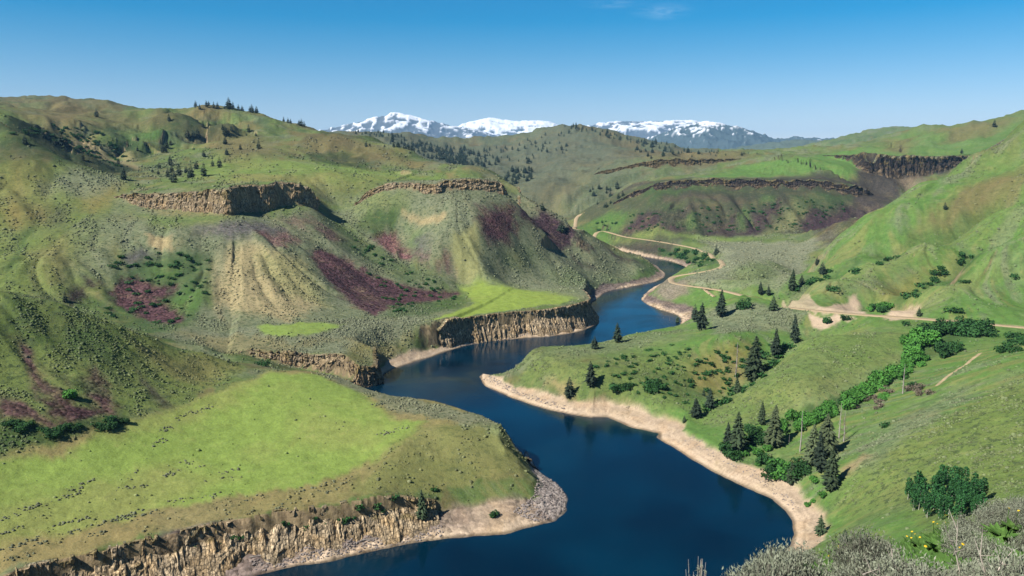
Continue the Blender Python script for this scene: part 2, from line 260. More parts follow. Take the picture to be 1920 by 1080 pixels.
K += [pt(1390, 1080, 30, -4), pt(1390, 1080, 60, -8), pt(1390, 1080, 100, -12), pt(1390, 1080, 150, -14), pt(1390, 1080, 200, -14)]
K = np.array(K)

def logpolar(x, y):
    return np.arctan2(x, y), 0.5 * np.log(x * x + y * y)
_kt, _ks = logpolar(K[:, 0], K[:, 1])
def _phi(d2): return 0.5 * d2 * np.log(d2 + 1e-12)
_n = len(K)
_A = np.zeros((_n + 3, _n + 3))
_A[:_n, :_n] = _phi((_kt[:, None] - _kt) ** 2 + (_ks[:, None] - _ks) ** 2) + np.eye(_n) * 1e-4
_A[:_n, _n] = 1; _A[:_n, _n + 1] = _kt; _A[:_n, _n + 2] = _ks; _A[_n:, :_n] = _A[:_n, _n:].T
_res = K[:, 2] - rim_step(K[:, 0], K[:, 1])
_w = np.linalg.solve(_A, np.concatenate([_res, np.zeros(3)]))
def tps(x, y):
    t, s = logpolar(x, y); out = np.empty(t.size); tf = t.ravel(); sf = s.ravel()
    for i in range(0, tf.size, 40000):
        a = tf[i:i + 40000]; b = sf[i:i + 40000]
        out[i:i + 40000] = _phi((a[:, None] - _kt) ** 2 + (b[:, None] - _ks) ** 2) @ _w[:_n] + _w[_n] + _w[_n + 1] * a + _w[_n + 2] * b
    return out.reshape(t.shape)

# ------------------------------------------------------------------ the height field on a fan of rings
def rings(segs):
    r = [segs[0][0]]
    for a, b, q in segs:
        n = max(1, int(math.log(b / a) / q)); r += [a * (b / a) ** ((i + 1) / n) for i in range(n)]
    return np.array(r)
RR = rings([(0.6, 8, .06), (8, 40, .014), (40, 230, .014), (230, 1150, .0034), (1150, 2500, .006), (2500, 7000, .012), (7000, 32000, .03)])
TH = np.radians(np.concatenate([np.linspace(-118, -38, 81)[:-1], np.arange(-38, 38.01, .062), np.linspace(38, 118, 81)[1:]]))
TT, RG = np.meshgrid(TH, RR)
GX = np.sin(TT) * RG; GY = np.cos(TT) * RG
RIMD = np.full(GX.shape, 999.0)
UP = tps(GX, GY) + rim_step(GX, GY, RIMD)                      # the land without the river cut

def shore_field(x, y):
    wx = x + 1.5 * fbm(x / 14, y / 14, 3, 5); wy = y + 1.5 * fbm(x / 14, y / 14, 3, 9)
    d = np.full(x.shape, 400.0); ins = np.zeros(x.shape, bool); at = np.zeros(x.shape)
    m = (np.hypot(x, y) > 150) & (np.hypot(x, y) < 1900)
    dd, _, idx = seg_dist(wx[m], wy[m], SHORE_P, True)
    d[m] = dd; at[m] = idx; ins[m] = in_poly(wx[m], wy[m], SHORE_P)
    return np.where(ins, -d, d), at
SD, SAT = shore_field(GX, GY)
_sa = np.concatenate([SHORE_A, SHORE_A[:1]])
def shore_attr(at, c): return np.interp(at, np.arange(len(_sa)), _sa[:, c])
WB, SB, SL = shore_attr(SAT, 2), shore_attr(SAT, 3), shore_attr(SAT, 4)
PROF0 = np.where(SD < WB, SD * SB, WB * SB + (SD - WB) * SL)
_m = np.nonzero((SD > 0).ravel() & (SD < 75).ravel()); _px = GX.ravel()[_m] + 1.5 * fbm(GX.ravel()[_m] / 14, GY.ravel()[_m] / 14, 3, 5); _py = GY.ravel()[_m] + 1.5 * fbm(GX.ravel()[_m] / 14, GY.ravel()[_m] / 14, 3, 9)
_pm = np.full(_px.shape, 1e9); _Q = SHORE_P[::2]
for _i in range(len(_Q)):
    a_, b_ = _Q[_i], _Q[(_i + 1) % len(_Q)]
    ex, ey = b_[0] - a_[0], b_[1] - a_[1]; t_ = np.clip(((_px - a_[0]) * ex + (_py - a_[1]) * ey) / (ex * ex + ey * ey + 1e-9), 0, 1)
    dd_ = np.hypot(_px - a_[0] - t_ * ex, _py - a_[1] - t_ * ey); at_ = a_[None, :] + t_[:, None] * (b_ - a_)[None, :]
    _pm = np.minimum(_pm, np.where(dd_ < at_[:, 2], dd_ * at_[:, 3], at_[:, 2] * at_[:, 3] + (dd_ - at_[:, 2]) * at_[:, 4]))
_p = PROF0.ravel().copy(); _p[_m] = np.minimum(_p[_m], _pm); PROF0 = _p.reshape(GX.shape)
LT, LS = np.meshgrid(TH, np.log(RR))
def streaks(F, seed, steps=14, d=.0035):
    """noise smeared down the fall line: gullies and talus streaks"""
    base = fbm(LT * F, LS * F, 2, seed); acc = base.copy()
    for sg in (1, -1):
        t, q = LT, LS
        for k in range(steps):
            i = np.clip(np.interp(q, np.log(RR), np.arange(len(RR))) + .5, 0, len(RR) - 1).astype(int); j = np.clip(np.interp(t, TH, np.arange(len(TH))) + .5, 0, len(TH) - 1).astype(int)
            if k: acc = acc + base[i, j]
            t = t + sg * d * FT[i, j]; q = q + sg * d * FS[i, j]
    return acc / acc.std() * .5
FT = np.gradient(UP, TH, axis=1); FS = np.gradient(UP, np.log(RR), axis=0); _g = np.hypot(FT, FS) + 1e-6
GRADE = _g / RG; FT /= _g; FS /= _g
STR1 = streaks(38, 301, 16, .005); STR2 = streaks(120, 311, 12, .003); STR3 = streaks(320, 321, 10, .002)
hilly = smooth(20, 60, UP) * smooth(120, 700, RG) + 0.25 * smooth(60, 200, RG)
hilly = np.clip(hilly, 0, 1)
big = smooth(900, 2200, RG)
rough = hilly * (3.2 * fbm(GX / 46, GY / 46, 4, 21) + big * (19 * fbm(GX / 260, GY / 260, 5, 31, .55, ridged=True) - 4) + big * big * 6 * fbm(GX / 80, GY / 80, 3, 41, ridged=True))
gul = smooth(.1, .4, GRADE) * smooth(250, 600, RG) * smooth(15, 45, UP) * np.minimum(RG, 4000)
rough = rough - gul * (.55 + .8 * smooth(950, 1400, RG)) * (.0040 * (1 - np.minimum(np.abs(STR1) * 2.2, 2)) + .0009 * STR2)
rough = rough + 0.5 * fbm(GX / 9, GY / 9, 3, 51) * smooth(10, 60, RG) + 0.10 * fbm(GX / 1.3, GY / 1.3, 3, 61)
rough = rough * (.2 + .8 * smooth(10, 90, RIMD))
UPR = UP + rough
cl = fbm(GX / 5, GY / 5, 3, 71)
prof = PROF0 + smooth(0, 6, SD) * (0.6 * fbm(GX / 4, GY / 4, 3, 81) + np.minimum(SL, 9) * 0.16 * cl * smooth(26, 10, SD))
def box(A, n, ax):
    c = np.cumsum(np.insert(A, 0, 0, axis=ax), axis=ax); k = A.shape[ax]; lo = np.clip(np.arange(k) - n, 0, k); hi = np.clip(np.arange(k) + n + 1, 0, k)
    return (np.take(c, hi, ax) - np.take(c, lo, ax)) / (hi - lo).reshape((-1, 1) if ax == 0 else (1, -1))
_b = np.minimum(prof, UPR + 1.5)
for _k in range(2): _b = box(box(_b, 6, 0), 16, 1)
_w = smooth(14, 24, SD) * smooth(50, 40, SD) * smooth(520, 480, RG); prof = np.where(_w > 0, np.minimum(prof, UPR + 1.5) * (1 - _w) + _b * _w, prof)
hm = 1.2
mix = np.clip(0.5 + 0.5 * (prof - UPR) / hm, 0, 1)
GZ = np.where(SD > 0, prof * (1 - mix) + UPR * mix - hm * mix * (1 - mix), np.maximum(SD * 0.5, -9.0))
GZ = np.where((SD > 300), UPR, GZ)

_lr = np.log(RR)
def height(x, y):
    """bilinear look-up of the height field"""
    x = np.asarray(x, float); y = np.asarray(y, float)
    t, s = logpolar(x, y)
    j = np.clip(np.interp(t, TH, np.arange(len(TH))), 0, len(TH) - 1.001); i = np.clip(np.interp(s, _lr, np.arange(len(RR))), 0, len(RR) - 1.001)
    i0 = i.astype(int); j0 = j.astype(int); a = i - i0; b = j - j0
    return (GZ[i0, j0] * (1 - b) + GZ[i0, j0 + 1] * b) * (1 - a) + (GZ[i0 + 1, j0] * (1 - b) + GZ[i0 + 1, j0 + 1] * b) * a
def hit(u, v, rmin=30.0):
    """first point of the land on the sight line through a pixel of the photograph"""
    x, y, k = ray(u, v); h = math.hypot(x, y); th = math.atan2(x, y)
    z = height(math.sin(th) * RR, math.cos(th) * RR); f = z - (CAM_Z + k / h * RR)
    f = np.where(RR < rmin, -1, f); w = np.nonzero(f > 0)[0]
    if len(w) == 0:
        i = int(np.argmax(np.where(RR < rmin, -9e9, (z - CAM_Z) / RR - k / h))); r = RR[i]
        return (math.sin(th) * r, math.cos(th) * r, z[i])
    i = max(w[0], 1); a = f[i - 1] / (f[i - 1] - f[i]); r = RR[i - 1] + a * (RR[i] - RR[i - 1])
    return (math.sin(th) * r, math.cos(th) * r, z[i - 1] + a * (z[i] - z[i - 1]))

# ------------------------------------------------------------------ the dirt road: levelled into the land
ROADS = {
 'main': (3.2, [(2000, 622), (1920, 613), (1860, 607), (1800, 603), (1740, 599), (1680, 594), (1640, 590), (1590, 590), (1540, 585), (1500, 578), (1470, 572), (1440, 560), (1400, 552), (1365, 546), (1330, 541), (1300, 536), (1265, 529), (1258, 524), (1275, 519), (1310, 511), (1340, 504), (1357, 497), (1352, 489), (1335, 479), (1312, 470), (1300, 464), (1270, 459), (1235, 453), (1190, 447), (1150, 442), (1115, 438), (1090, 430), (1073, 420), (1080, 411), (1098, 398)]),
 'lane': (1.6, [(1318, 539), (1325, 547), (1340, 556)]),
 'trail': (.75, [(1838, 662), (1818, 676), (1795, 693), (1775, 708), (1757, 722)]),
}
ROAD_P = {}
def polar_ij(x, y):
    t, s = logpolar(np.asarray(x, float), np.asarray(y, float))
    return np.interp(s, _lr, np.arange(len(RR))).astype(int), np.interp(t, TH, np.arange(len(TH))).astype(int)
ROADMASK = np.zeros(GX.shape)
for name, (hw, L) in ROADS.items():
    P = [np.array(hit(u, v, 200)) for u, v in L]
    P = np.array(catmull(P, 5.0))
    for _ in range(12):
        P[1:-1] = (P[:-2] + 2 * P[1:-1] + P[2:]) / 4
    P[:, 2] = height(P[:, 0], P[:, 1])
    for _ in range(60): P[1:-1, 2] = (P[:-2, 2] + 2 * P[1:-1, 2] + P[2:, 2]) / 4
    if name != 'trail': ROAD_P[name] = (hw, P)
    i, j = polar_ij(P[:, 0], P[:, 1]); sl = (slice(max(i.min() - 25, 0), i.max() + 26), slice(max(j.min() - 40, 0), j.max() + 41))
    d, _, idx = seg_dist(GX[sl], GY[sl], P)
    rz = np.interp(idx, np.arange(len(P)), P[:, 2])
    m = (1 - smooth(hw + .5, hw * 2.6 + 1, d)) * (.3 if name == 'trail' else 1)
    GZ[sl] = GZ[sl] * (1 - m) + (rz - .12 - .25 * (RG[sl] > 800)) * m
    ROADMASK[sl] = np.maximum(ROADMASK[sl], (1 - smooth(hw * .9, hw * 1.6, d)) * (RG[sl] < 760))

# ------------------------------------------------------------------ colours of the ground (albedo), patch by patch on the land itself
def lin(r, g, b, k=1.9):
    f = lambda c: ((c / 255 + .055) / 1.055) ** 2.4 if c > 10 else c / 255 / 12.92
    return np.array([f(r), f(g), f(b)]) / k
PAL = dict(meadow=lin(152, 178, 88), field=lin(156, 178, 84), sage=lin(148, 153, 124), olive=lin(132, 148, 82), hill=lin(118, 138, 80), dry=lin(170, 154, 104), orange=lin(166, 142, 88),
    pale=lin(205, 184, 138), purple=lin(100, 72, 76), darkpurple=lin(78, 60, 66), rose=lin(128, 92, 92), greyscree=lin(116, 108, 112), brush=lin(50, 64, 46), dgreen=lin(76, 106, 58), bgreen=lin(98, 136, 66), slope=lin(108, 146, 74), slope2=lin(126, 150, 86),  # brush: dark scrub colour, also painted as shade in the upper left gully
    sand=lin(218, 194, 166), sand2=lin(205, 170, 130), rubble=lin(158, 140, 130), drubble=lin(104, 92, 88), gravel=lin(196, 184, 176), yellow=lin(168, 168, 112), brownhill=lin(134, 120, 84), rock=lin(192, 172, 142), darkrock=lin(84, 76, 72), tan=lin(190, 166, 132), talus=lin(86, 88, 70), forest=lin(112, 118, 98), flat=lin(158, 161, 132), dirt=lin(212, 188, 150))
SX = 0.006; WT = LT + SX * fbm(GX / (RG * .02), GY / (RG * .02), 3, 101) ; WS = LS + 2.2 * SX * fbm(GX / (RG * .02), GY / (RG * .02), 3, 111)
n1 = fbm(LT * 42, LS * 22, 4, 121); n2 = fbm(GX / 30, GY / 30, 4, 131); n3 = fbm(GX / 7, GY / 7, 3, 141)
COL = np.empty(GX.shape + (3,)); COL[:] = PAL['hill']
SAGE = 0.35 + 0.3 * n2 + .2 * STR2; SCREE = np.zeros(GX.shape); ROCK = np.zeros(GX.shape)
def mixc(m, c):
    global COL
    COL = COL * (1 - m[..., None]) + (PAL[c] if isinstance(c, str) else c) * m[..., None]
mixc(0.75 * smooth(.05, .5, n1), 'brownhill'); mixc(0.6 * smooth(.0, .4, n2), 'sage'); mixc(.5 * smooth(.1, .5, fbm(LT * 60, LS * 30, 4, 151)), 'dgreen')
rightside = smooth(.12, .2, LT) * (1 - smooth(6.95, 7.1, LS)); mixc(rightside, 'slope'); mixc(rightside * .55 * smooth(0, .45, n1), 'slope2'); mixc(rightside * .3 * smooth(.1, .5, n2), 'sage')
SAGE = SAGE * (1 - .35 * rightside)
mixc(smooth(.12, .3, GRADE) * .55 * smooth(.15, .9, STR2) * smooth(5.3, 6, LS), 'sage'); mixc(smooth(.12, .3, GRADE) * .4 * smooth(.2, .8, -STR2) * smooth(5.3, 6, LS), 'dry'); mixc(smooth(.12, .3, GRADE) * .35 * smooth(.2, .9, STR3) * smooth(5.3, 6, LS), 'dgreen')
lh = smooth(6.85, 7.05, LS) * smooth(-.1, -.2, LT); mixc(lh * .7 * smooth(.1, .5, fbm(GX / 130, GY / 130, 4, 161)), 'brownhill'); mixc(lh * .75 * smooth(.25, .9, -STR1 + .3 * n2), 'brush'); mixc(lh * .5 * smooth(.3, .9, STR2), 'dgreen')
far = smooth(7.45, 7.75, LS) * (LT < .25); mixc(far * .8, 'forest'); mixc(far * .6 * smooth(-.05, .35, n1), 'brownhill')
def patch(c, poly, a=1.0, soft=1.0, sage=None, scree=None, rock=None, rmin=150, grain=.5):
    if c in ('purple', 'rose', 'darkpurple'): soft = max(soft, 1.8); grain = 1.8
    """paint a patch of ground whose outline is given by points of the land"""
    P = [hit(u, v, rmin) for u, v in poly]; P = [logpolar(np.array(p[0]), np.array(p[1])) for p in P]; P = [(float(t), float(q)) for t, q in P]
    pad = .03; ta = [p[0] for p in P]; sa = [p[1] for p in P]
    j0, j1 = np.searchsorted(TH, [min(ta) - pad, max(ta) + pad]); i0, i1 = np.searchsorted(_lr, [min(sa) - pad * 2, max(sa) + pad * 2])
    if j1 <= j0 or i1 <= i0: return
    sl = (slice(i0, i1), slice(j0, j1)); x, y = WT[sl], WS[sl]
    d, _, _ = seg_dist(x, y, P, True); d = np.where(in_poly(x, y, P), d, -d)
    m = a * smooth(-.005 * soft, .005 * soft, d + .004 * grain * n3[sl] + .0035 * STR2[sl] * np.clip(soft * .8 - .1, 0, 2.9) + .002 * STR3[sl] * min(soft, 1))
    COL[sl] = COL[sl] * (1 - m[..., None]) + PAL[c] * m[..., None]
    for A, val in ((SAGE, sage), (SCREE, scree), (ROCK, rock)):
        if val is not None: A[sl] = A[sl] * (1 - m) + val * m
PATCHES = [
 # left slopes and hills
 ('olive', [(-100, 330), (230, 330), (240, 420), (220, 560), (100, 560), (0, 545), (-100, 520)], .8, 5, .5),
 ('orange', [(0, 330), (40, 290), (70, 330), (60, 400), (20, 420), (0, 400)], .5, 6, .2), ('orange', [(150, 375), (200, 350), (235, 345), (225, 365), (200, 390), (165, 400)], .6, 4, .3), ('dry', [(60, 470), (130, 440), (150, 500), (90, 520)], .5, 5, .4),
 ('orange', [(10, 395), (70, 385), (60, 420), (20, 430)], .5, 5), ('sage', [(160, 420), (230, 380), (250, 440), (200, 540), (150, 520)], .7, 5, .9),
 ('dgreen', [(0, 510), (30, 470), (60, 420), (66, 424), (36, 480), (0, 530)], .7, 1.5), ('darkrock', [(90, 390), (130, 385), (140, 420), (105, 435), (85, 420)], .55, 4, .6),
 ('sage', [(90, 330), (240, 330), (230, 350), (150, 375), (80, 350)], .8, 4, .8), ('meadow', [(400, 300), (560, 300), (700, 320), (840, 335), (640, 345), (420, 345), (330, 335)], .5, 6, .2),
 ('brownhill', [(560, 250), (640, 252), (700, 270), (760, 295), (820, 318), (760, 312), (640, 285), (560, 290)], .8, 4, .3), ('brownhill', [(40, 200), (100, 183), (140, 195), (190, 205), (140, 235), (70, 235)], .8, 4),
 ('dry', [(430, 325), (540, 330), (620, 325), (620, 345), (430, 345)], .5, 4), ('dgreen', [(200, 215), (300, 215), (340, 250), (260, 280), (200, 250)], .5, 6),
 # mesa near
 ('sage', [(240, 375), (430, 405), (590, 395), (700, 465), (830, 525), (800, 600), (640, 640), (450, 640), (300, 620), (210, 560), (230, 440)], .75, 4, .8),
 ('olive', [(240, 400), (430, 405), (420, 425), (300, 430)], .7, 3, .4), ('bgreen', [(280, 405), (420, 410), (400, 420), (300, 420)], .4, 3),
 ('pale', [(440, 458), (500, 462), (550, 480), (585, 530), (600, 575), (540, 600), (430, 592), (385, 560), (395, 505)], .75, 3.5, .45), ('yellow', [(480, 480), (560, 485), (610, 540), (615, 575), (560, 560), (500, 520)], .6, 3),
 ('greyscree', [(360, 425), (430, 415), (530, 425), (520, 445), (440, 450), (370, 440)], .85, 3, .4, .6), ('rose', [(480, 440), (530, 430), (560, 450), (520, 460)], .8, 2, .1, 1), ('rose', [(590, 432), (625, 432), (650, 455), (620, 452)], .8, 2, .1, 1), ('rose', [(520, 410), (570, 405), (600, 425), (560, 425)], .6, 3, .1, .7),
 ('dgreen', [(220, 480), (330, 468), (392, 480), (398, 560), (350, 612), (280, 626), (200, 592), (178, 560), (235, 512)], .8, 2.5, .3), ('bgreen', [(280, 500), (340, 495), (330, 520), (290, 525)], .5, 2), ('greyscree', [(222, 492), (270, 470), (290, 480), (250, 505)], .8, 2, .2, .5),
 ('purple', [(203, 545), (252, 525), (290, 537), (328, 530), (322, 560), (352, 570), (345, 600), (285, 606), (250, 590), (212, 578)], 1, 1, 0, 1), ('darkpurple', [(125, 552), (165, 528), (190, 530), (168, 560), (140, 575)], .9, 1.2, 0, .8),
 ('bgreen', [(300, 560), (350, 540), (390, 545), (385, 575), (355, 590)], .6, 2),
 ('purple', [(575, 470), (622, 470), (680, 503), (760, 536), (862, 545), (850, 556), (800, 570), (745, 578), (700, 592), (672, 580), (640, 552), (592, 502)], 1, 1.2, 0, 1), ('darkpurple', [(610, 500), (680, 520), (740, 550), (740, 575), (690, 585), (640, 545)], .6, 2, 0, 1),
 ('dgreen', [(650, 430), (700, 465), (780, 505), (820, 530), (760, 530), (690, 495), (640, 460)], .6, 3, .7), ('dgreen', [(740, 575), (850, 560), (860, 575), (790, 592), (720, 595)], .7, 2, .6),
 # benches in the middle
 ('sage', [(300, 625), (640, 600), (860, 590), (1080, 575), (900, 600), (780, 620), (700, 650), (640, 665), (480, 668), (420, 660)], .9, 2, 1), ('dry', [(330, 620), (560, 640), (650, 635), (520, 665), (440, 664)], .5, 3, .7),
 ('meadow', [(475, 612), (560, 604), (645, 609), (600, 628), (500, 630)], .95, 1.2, .03), ('field', [(850, 528), (960, 532), (1082, 543), (1092, 558), (1045, 573), (930, 585), (840, 598), (795, 600), (835, 588), (888, 570), (878, 548)], 1, .8, 0),
 ('dry', [(660, 640), (780, 620), (760, 660), (720, 690), (660, 690)], .6, 3, .6),
 # mesa mid
 ('sage', [(660, 375), (960, 370), (1100, 441), (1215, 500), (1240, 520), (1100, 570), (940, 532), (840, 525), (700, 460), (610, 390)], .8, 4, .8), ('olive', [(640, 375), (760, 368), (760, 400), (680, 420)], .6, 3), ('yellow', [(850, 430), (893, 424), (902, 525), (858, 525), (845, 470)], .9, 1.5, .1),
 ('purple', [(902, 390), (958, 388), (967, 430), (952, 462), (912, 456), (893, 425)], 1, 1.2, .05, 1), ('darkpurple', [(962, 388), (1010, 397), (1062, 428), (1112, 471), (1080, 466), (1010, 440), (975, 415)], 1, 1, 0, 1), ('rose', [(702, 442), (742, 430), (772, 482), (758, 490), (720, 466)], 1, 1.5, .05, 1),
 ('rose', [(805, 480), (835, 480), (850, 515), (820, 500)], .8, 2, .1, .8), ('dgreen', [(690, 402), (752, 395), (742, 430), (700, 440), (668, 425)], .8, 2, .4), ('bgreen', [(760, 425), (800, 430), (790, 470), (765, 465)], .5, 2), ('greyscree', [(780, 445), (802, 430), (800, 480), (785, 490)], .7, 2, .2, .6), ('rose', [(770, 470), (800, 470), (800, 495), (780, 490)], .6, 2),
 ('bgreen', [(1185, 525), (1215, 505), (1232, 508), (1225, 525), (1200, 535)], .8, 1.5), ('darkpurple', [(1130, 463), (1170, 480), (1200, 495), (1180, 492)], .8, 1, 0, .8), ('darkpurple', [(1075, 485), (1110, 500), (1100, 505), (1080, 495)], .7, 1), ('dgreen', [(935, 460), (1000, 480), (980, 510), (940, 490)], .5, 3), ('bgreen', [(1040, 520), (1180, 520), (1170, 540), (1060, 540)], .35, 3),
 # far right
 ('forest', [(960, 350), (1080, 405), (1130, 380), (1230, 335), (1120, 310), (1000, 330)], .6, 5), ('brownhill', [(970, 345), (1060, 345), (1110, 320), (1060, 375), (1000, 385)], .6, 4),
 ('talus', [(1080, 405), (1190, 350), (1300, 340), (1600, 342), (1660, 370), (1580, 420), (1480, 438), (1300, 442), (1100, 436)], .85, 2, .4, .2), ('bgreen', [(1085, 422), (1150, 392), (1195, 398), (1160, 432), (1095, 436)], .85, 2), ('darkpurple', [(1158, 440), (1205, 402), (1285, 393), (1300, 438), (1230, 442)], .9, 2, 0, .8),
 ('darkpurple', [(1395, 432), (1440, 382), (1475, 370), (1455, 402), (1415, 440)], .9, 1.5, 0, .8), ('darkpurple', [(1488, 424), (1500, 402), (1592, 390), (1595, 418), (1510, 432)], .9, 1.5, 0, .8), ('yellow', [(1432, 440), (1490, 382), (1502, 398), (1490, 432)], .5, 1.5), ('bgreen', [(1420, 365), (1455, 360), (1450, 375), (1425, 378)], .7, 1.5), ('dgreen', [(1300, 400), (1390, 385), (1385, 430), (1310, 432)], .6, 3), ('dgreen', [(1500, 370), (1580, 365), (1560, 400), (1500, 400)], .5, 2.5),
 ('slope', [(1305, 334), (1380, 310), (1480, 300), (1540, 290), (1620, 276), (1650, 290), (1620, 300), (1610, 340)], .95, 1.5, .05), ('slope', [(1620, 276), (1690, 252), (1800, 240), (1920, 216), (1920, 240), (1800, 292), (1640, 294)], .7, 3, .1), ('brownhill', [(1660, 265), (1720, 255), (1700, 285), (1670, 280)], .7, 2.5), ('brownhill', [(1750, 245), (1850, 230), (1900, 225), (1860, 255), (1780, 270)], .7, 3),
 ('darkrock', [(1612, 302), (1790, 297), (1740, 330), (1680, 362), (1640, 395), (1600, 385), (1605, 345)], .8, 2, .1, .5),
 ('flat', [(1310, 443), (1560, 440), (1520, 480), (1480, 522), (1460, 550), (1300, 535), (1270, 525), (1350, 500), (1345, 480)], .95, 1.5, .6), ('meadow', [(1130, 444), (1300, 442), (1420, 446), (1330, 452), (1200, 450)], .5, 2, .2), ('slope2', [(1380, 500), (1470, 500), (1450, 545), (1340, 535)], .6, 4, .5), ('darkpurple', [(1150, 452), (1260, 465), (1300, 490), (1260, 482), (1190, 475)], .6, 1.5, .1, .6), ('dgreen', [(1240, 470), (1300, 468), (1345, 492), (1330, 505), (1295, 498)], .8, 1.2, .2),
 # right slopes
 ('brownhill', [(1720, 440), (1755, 395), (1800, 352), (1850, 335), (1920, 318), (1920, 362), (1850, 402), (1780, 425)], .8, 3, .2), ('orange', [(1640, 560), (1660, 530), (1740, 505), (1730, 530), (1690, 560)], .5, 3), ('sage', [(1540, 560), (1640, 530), (1700, 500), (1720, 510), (1620, 555)], .4, 3, .6),
 ('sand', [(1548, 592), (1536, 583), (1565, 570), (1612, 556), (1630, 592)], 1, .6, 0, None, None, 150, 1.2), ('sand', [(1468, 563), (1545, 580), (1535, 592), (1470, 577)], .8, .3, 0, None, None, 150, .4), ('sand', [(1655, 598), (1688, 582), (1726, 573), (1720, 600)], 1, .6, 0, None, None, 150, 1.2), ('sand', [(1518, 594), (1578, 598), (1562, 618), (1526, 616)], 1, .6, 0, None, None, 150, 1.2), ('sand', [(1578, 598), (1608, 600), (1590, 608)], 1, .6, 0, None, None, 150, 1.2),
 ('rubble', [(1215, 545), (1240, 530), (1290, 535), (1290, 555), (1240, 560)], .8, 1.5, .2, .5), ('sage', [(1320, 580), (1440, 570), (1520, 590), (1480, 620), (1340, 625)], .8, 2, 1), ('orange', [(1290, 675), (1350, 640), (1420, 650), (1400, 710), (1320, 735), (1280, 720)], .55, 3, .3), ('slope2', [(990, 662), (1240, 622), (1300, 620), (1200, 670), (1020, 690)], .7, 4, .3), ('sand2', [(1030, 715), (1080, 725), (1070, 745), (1035, 735)], .6, 2), ('olive', [(940, 690), (1100, 690), (1290, 660), (1290, 770), (1150, 750), (1000, 720)], .5, 4, .5),
 ('slope2', [(1300, 785), (1480, 662), (1530, 630), (1720, 620), (1700, 660), (1560, 740), (1400, 800)], .6, 3, .3), ('yellow', [(1460, 770), (1600, 700), (1690, 660), (1600, 720), (1500, 780)], .35, 3), ('olive', [(1600, 900), (1700, 830), (1920, 720), (1920, 900), (1700, 950)], .45, 5, .5), ('sand2', [(1575, 885), (1620, 850), (1640, 850), (1590, 895)], .7, 1.5),
 # near hill on the left
 ('olive', [(-100, 490), (0, 548), (280, 635), (450, 682), (450, 700), (330, 762), (120, 840), (-100, 900)], .9, 2, .8), ('dgreen', [(0, 560), (120, 575), (230, 630), (200, 660), (60, 640), (0, 620)], .6, 5, .8), ('dry', [(250, 650), (340, 660), (440, 690), (380, 720), (280, 690)], .5, 4, .3),
 ('purple', [(22, 632), (62, 652), (95, 715), (125, 752), (175, 778), (150, 785), (100, 765), (60, 715), (30, 675)], .95, 1, 0, 1), ('purple', [(150, 722), (182, 703), (214, 752), (218, 780), (190, 780), (160, 750)], .95, 1, 0, 1), ('purple', [(0, 737), (35, 755), (70, 765), (110, 795), (60, 797), (0, 785)], .95, 1, 0, 1), ('purple', [(95, 770), (150, 758), (215, 785), (110, 797)], .9, 1, 0, 1), ('darkrock', [(245, 680), (262, 700), (300, 745), (330, 762), (310, 765), (270, 730)], .6, 1.2, .3, .6),
 ('dgreen', [(0, 792), (105, 800), (215, 787), (234, 772), (228, 800), (120, 826), (0, 850)], .8, 1.5, .7),
 # near bench on the left
 ('dry', [(-100, 880), (230, 805), (440, 722), (520, 694), (700, 730), (980, 820), (985, 900), (880, 905), (640, 945), (320, 1000), (80, 1062), (-100, 1110)], .8, 1.5, .25), ('meadow', [(-100, 872), (120, 846), (230, 806), (330, 766), (440, 722), (515, 697), (600, 704), (680, 738), (740, 790), (795, 790), (770, 820), (690, 868), (600, 905), (480, 925), (330, 950), (180, 990), (-100, 1060)], .95, 2, .05),
 ('sage', [(590, 700), (690, 728), (790, 750), (870, 773), (960, 806), (988, 838), (955, 838), (880, 800), (800, 778), (730, 770), (690, 742)], .8, 1.5, .95), ('olive', [(780, 800), (900, 800), (985, 845), (1000, 900), (880, 905), (700, 930), (640, 930), (700, 880)], .55, 3, .3), ('dry', [(0, 1010), (200, 985), (300, 970), (250, 1010), (60, 1060), (0, 1070)], .6, 3),
 # hollows between the right spurs
 ('dgreen', [(1470, 545), (1600, 492), (1720, 446), (1850, 402), (1860, 410), (1720, 456), (1600, 501), (1480, 556)], .7, 2), ('dgreen', [(1660, 570), (1740, 532), (1830, 470), (1840, 478), (1740, 541), (1672, 580)], .7, 2), ('yellow', [(1480, 562), (1600, 508), (1720, 462), (1720, 475), (1600, 525), (1500, 566)], .35, 3), ('yellow', [(1690, 580), (1760, 540), (1850, 485), (1850, 500), (1770, 560), (1720, 585)], .35, 3),
 # more streaks and mottling
 ('purple', [(100, 700), (118, 700), (150, 745), (140, 752)], .8, 1, 0, 1), ('purple', [(40, 690), (52, 690), (75, 740), (66, 745)], .8, 1, 0, 1), ('purple', [(180, 760), (200, 735), (214, 770), (205, 785)], .8, 1, 0, 1), ('darkrock', [(262, 705), (285, 725), (318, 765), (300, 768)], .6, 1.2, .3, .6), ('dgreen', [(120, 620), (200, 640), (250, 690), (200, 700), (130, 670)], .5, 4, .9), ('bgreen', [(90, 700), (140, 690), (200, 740), (150, 750)], .4, 3), ('bgreen', [(240, 725), (290, 760), (240, 770)], .4, 3),
 ('dgreen', [(25, 240), (60, 262), (130, 306), (230, 326), (170, 300), (90, 258)], .8, 2.5), ('darkrock', [(30, 225), (110, 255), (200, 290), (260, 318), (240, 325), (140, 292), (60, 258)], .55, 2.5), ('pale', [(210, 285), (262, 290), (255, 312), (235, 308)], .5, 2), ('dgreen', [(205, 240), (250, 262), (270, 300), (255, 300), (215, 262)], .8, 2.5), ('brownhill', [(400, 240), (480, 250), (500, 285), (420, 300), (380, 270)], .6, 4), ('bgreen', [(265, 240), (300, 240), (295, 258), (270, 258)], .6, 2),
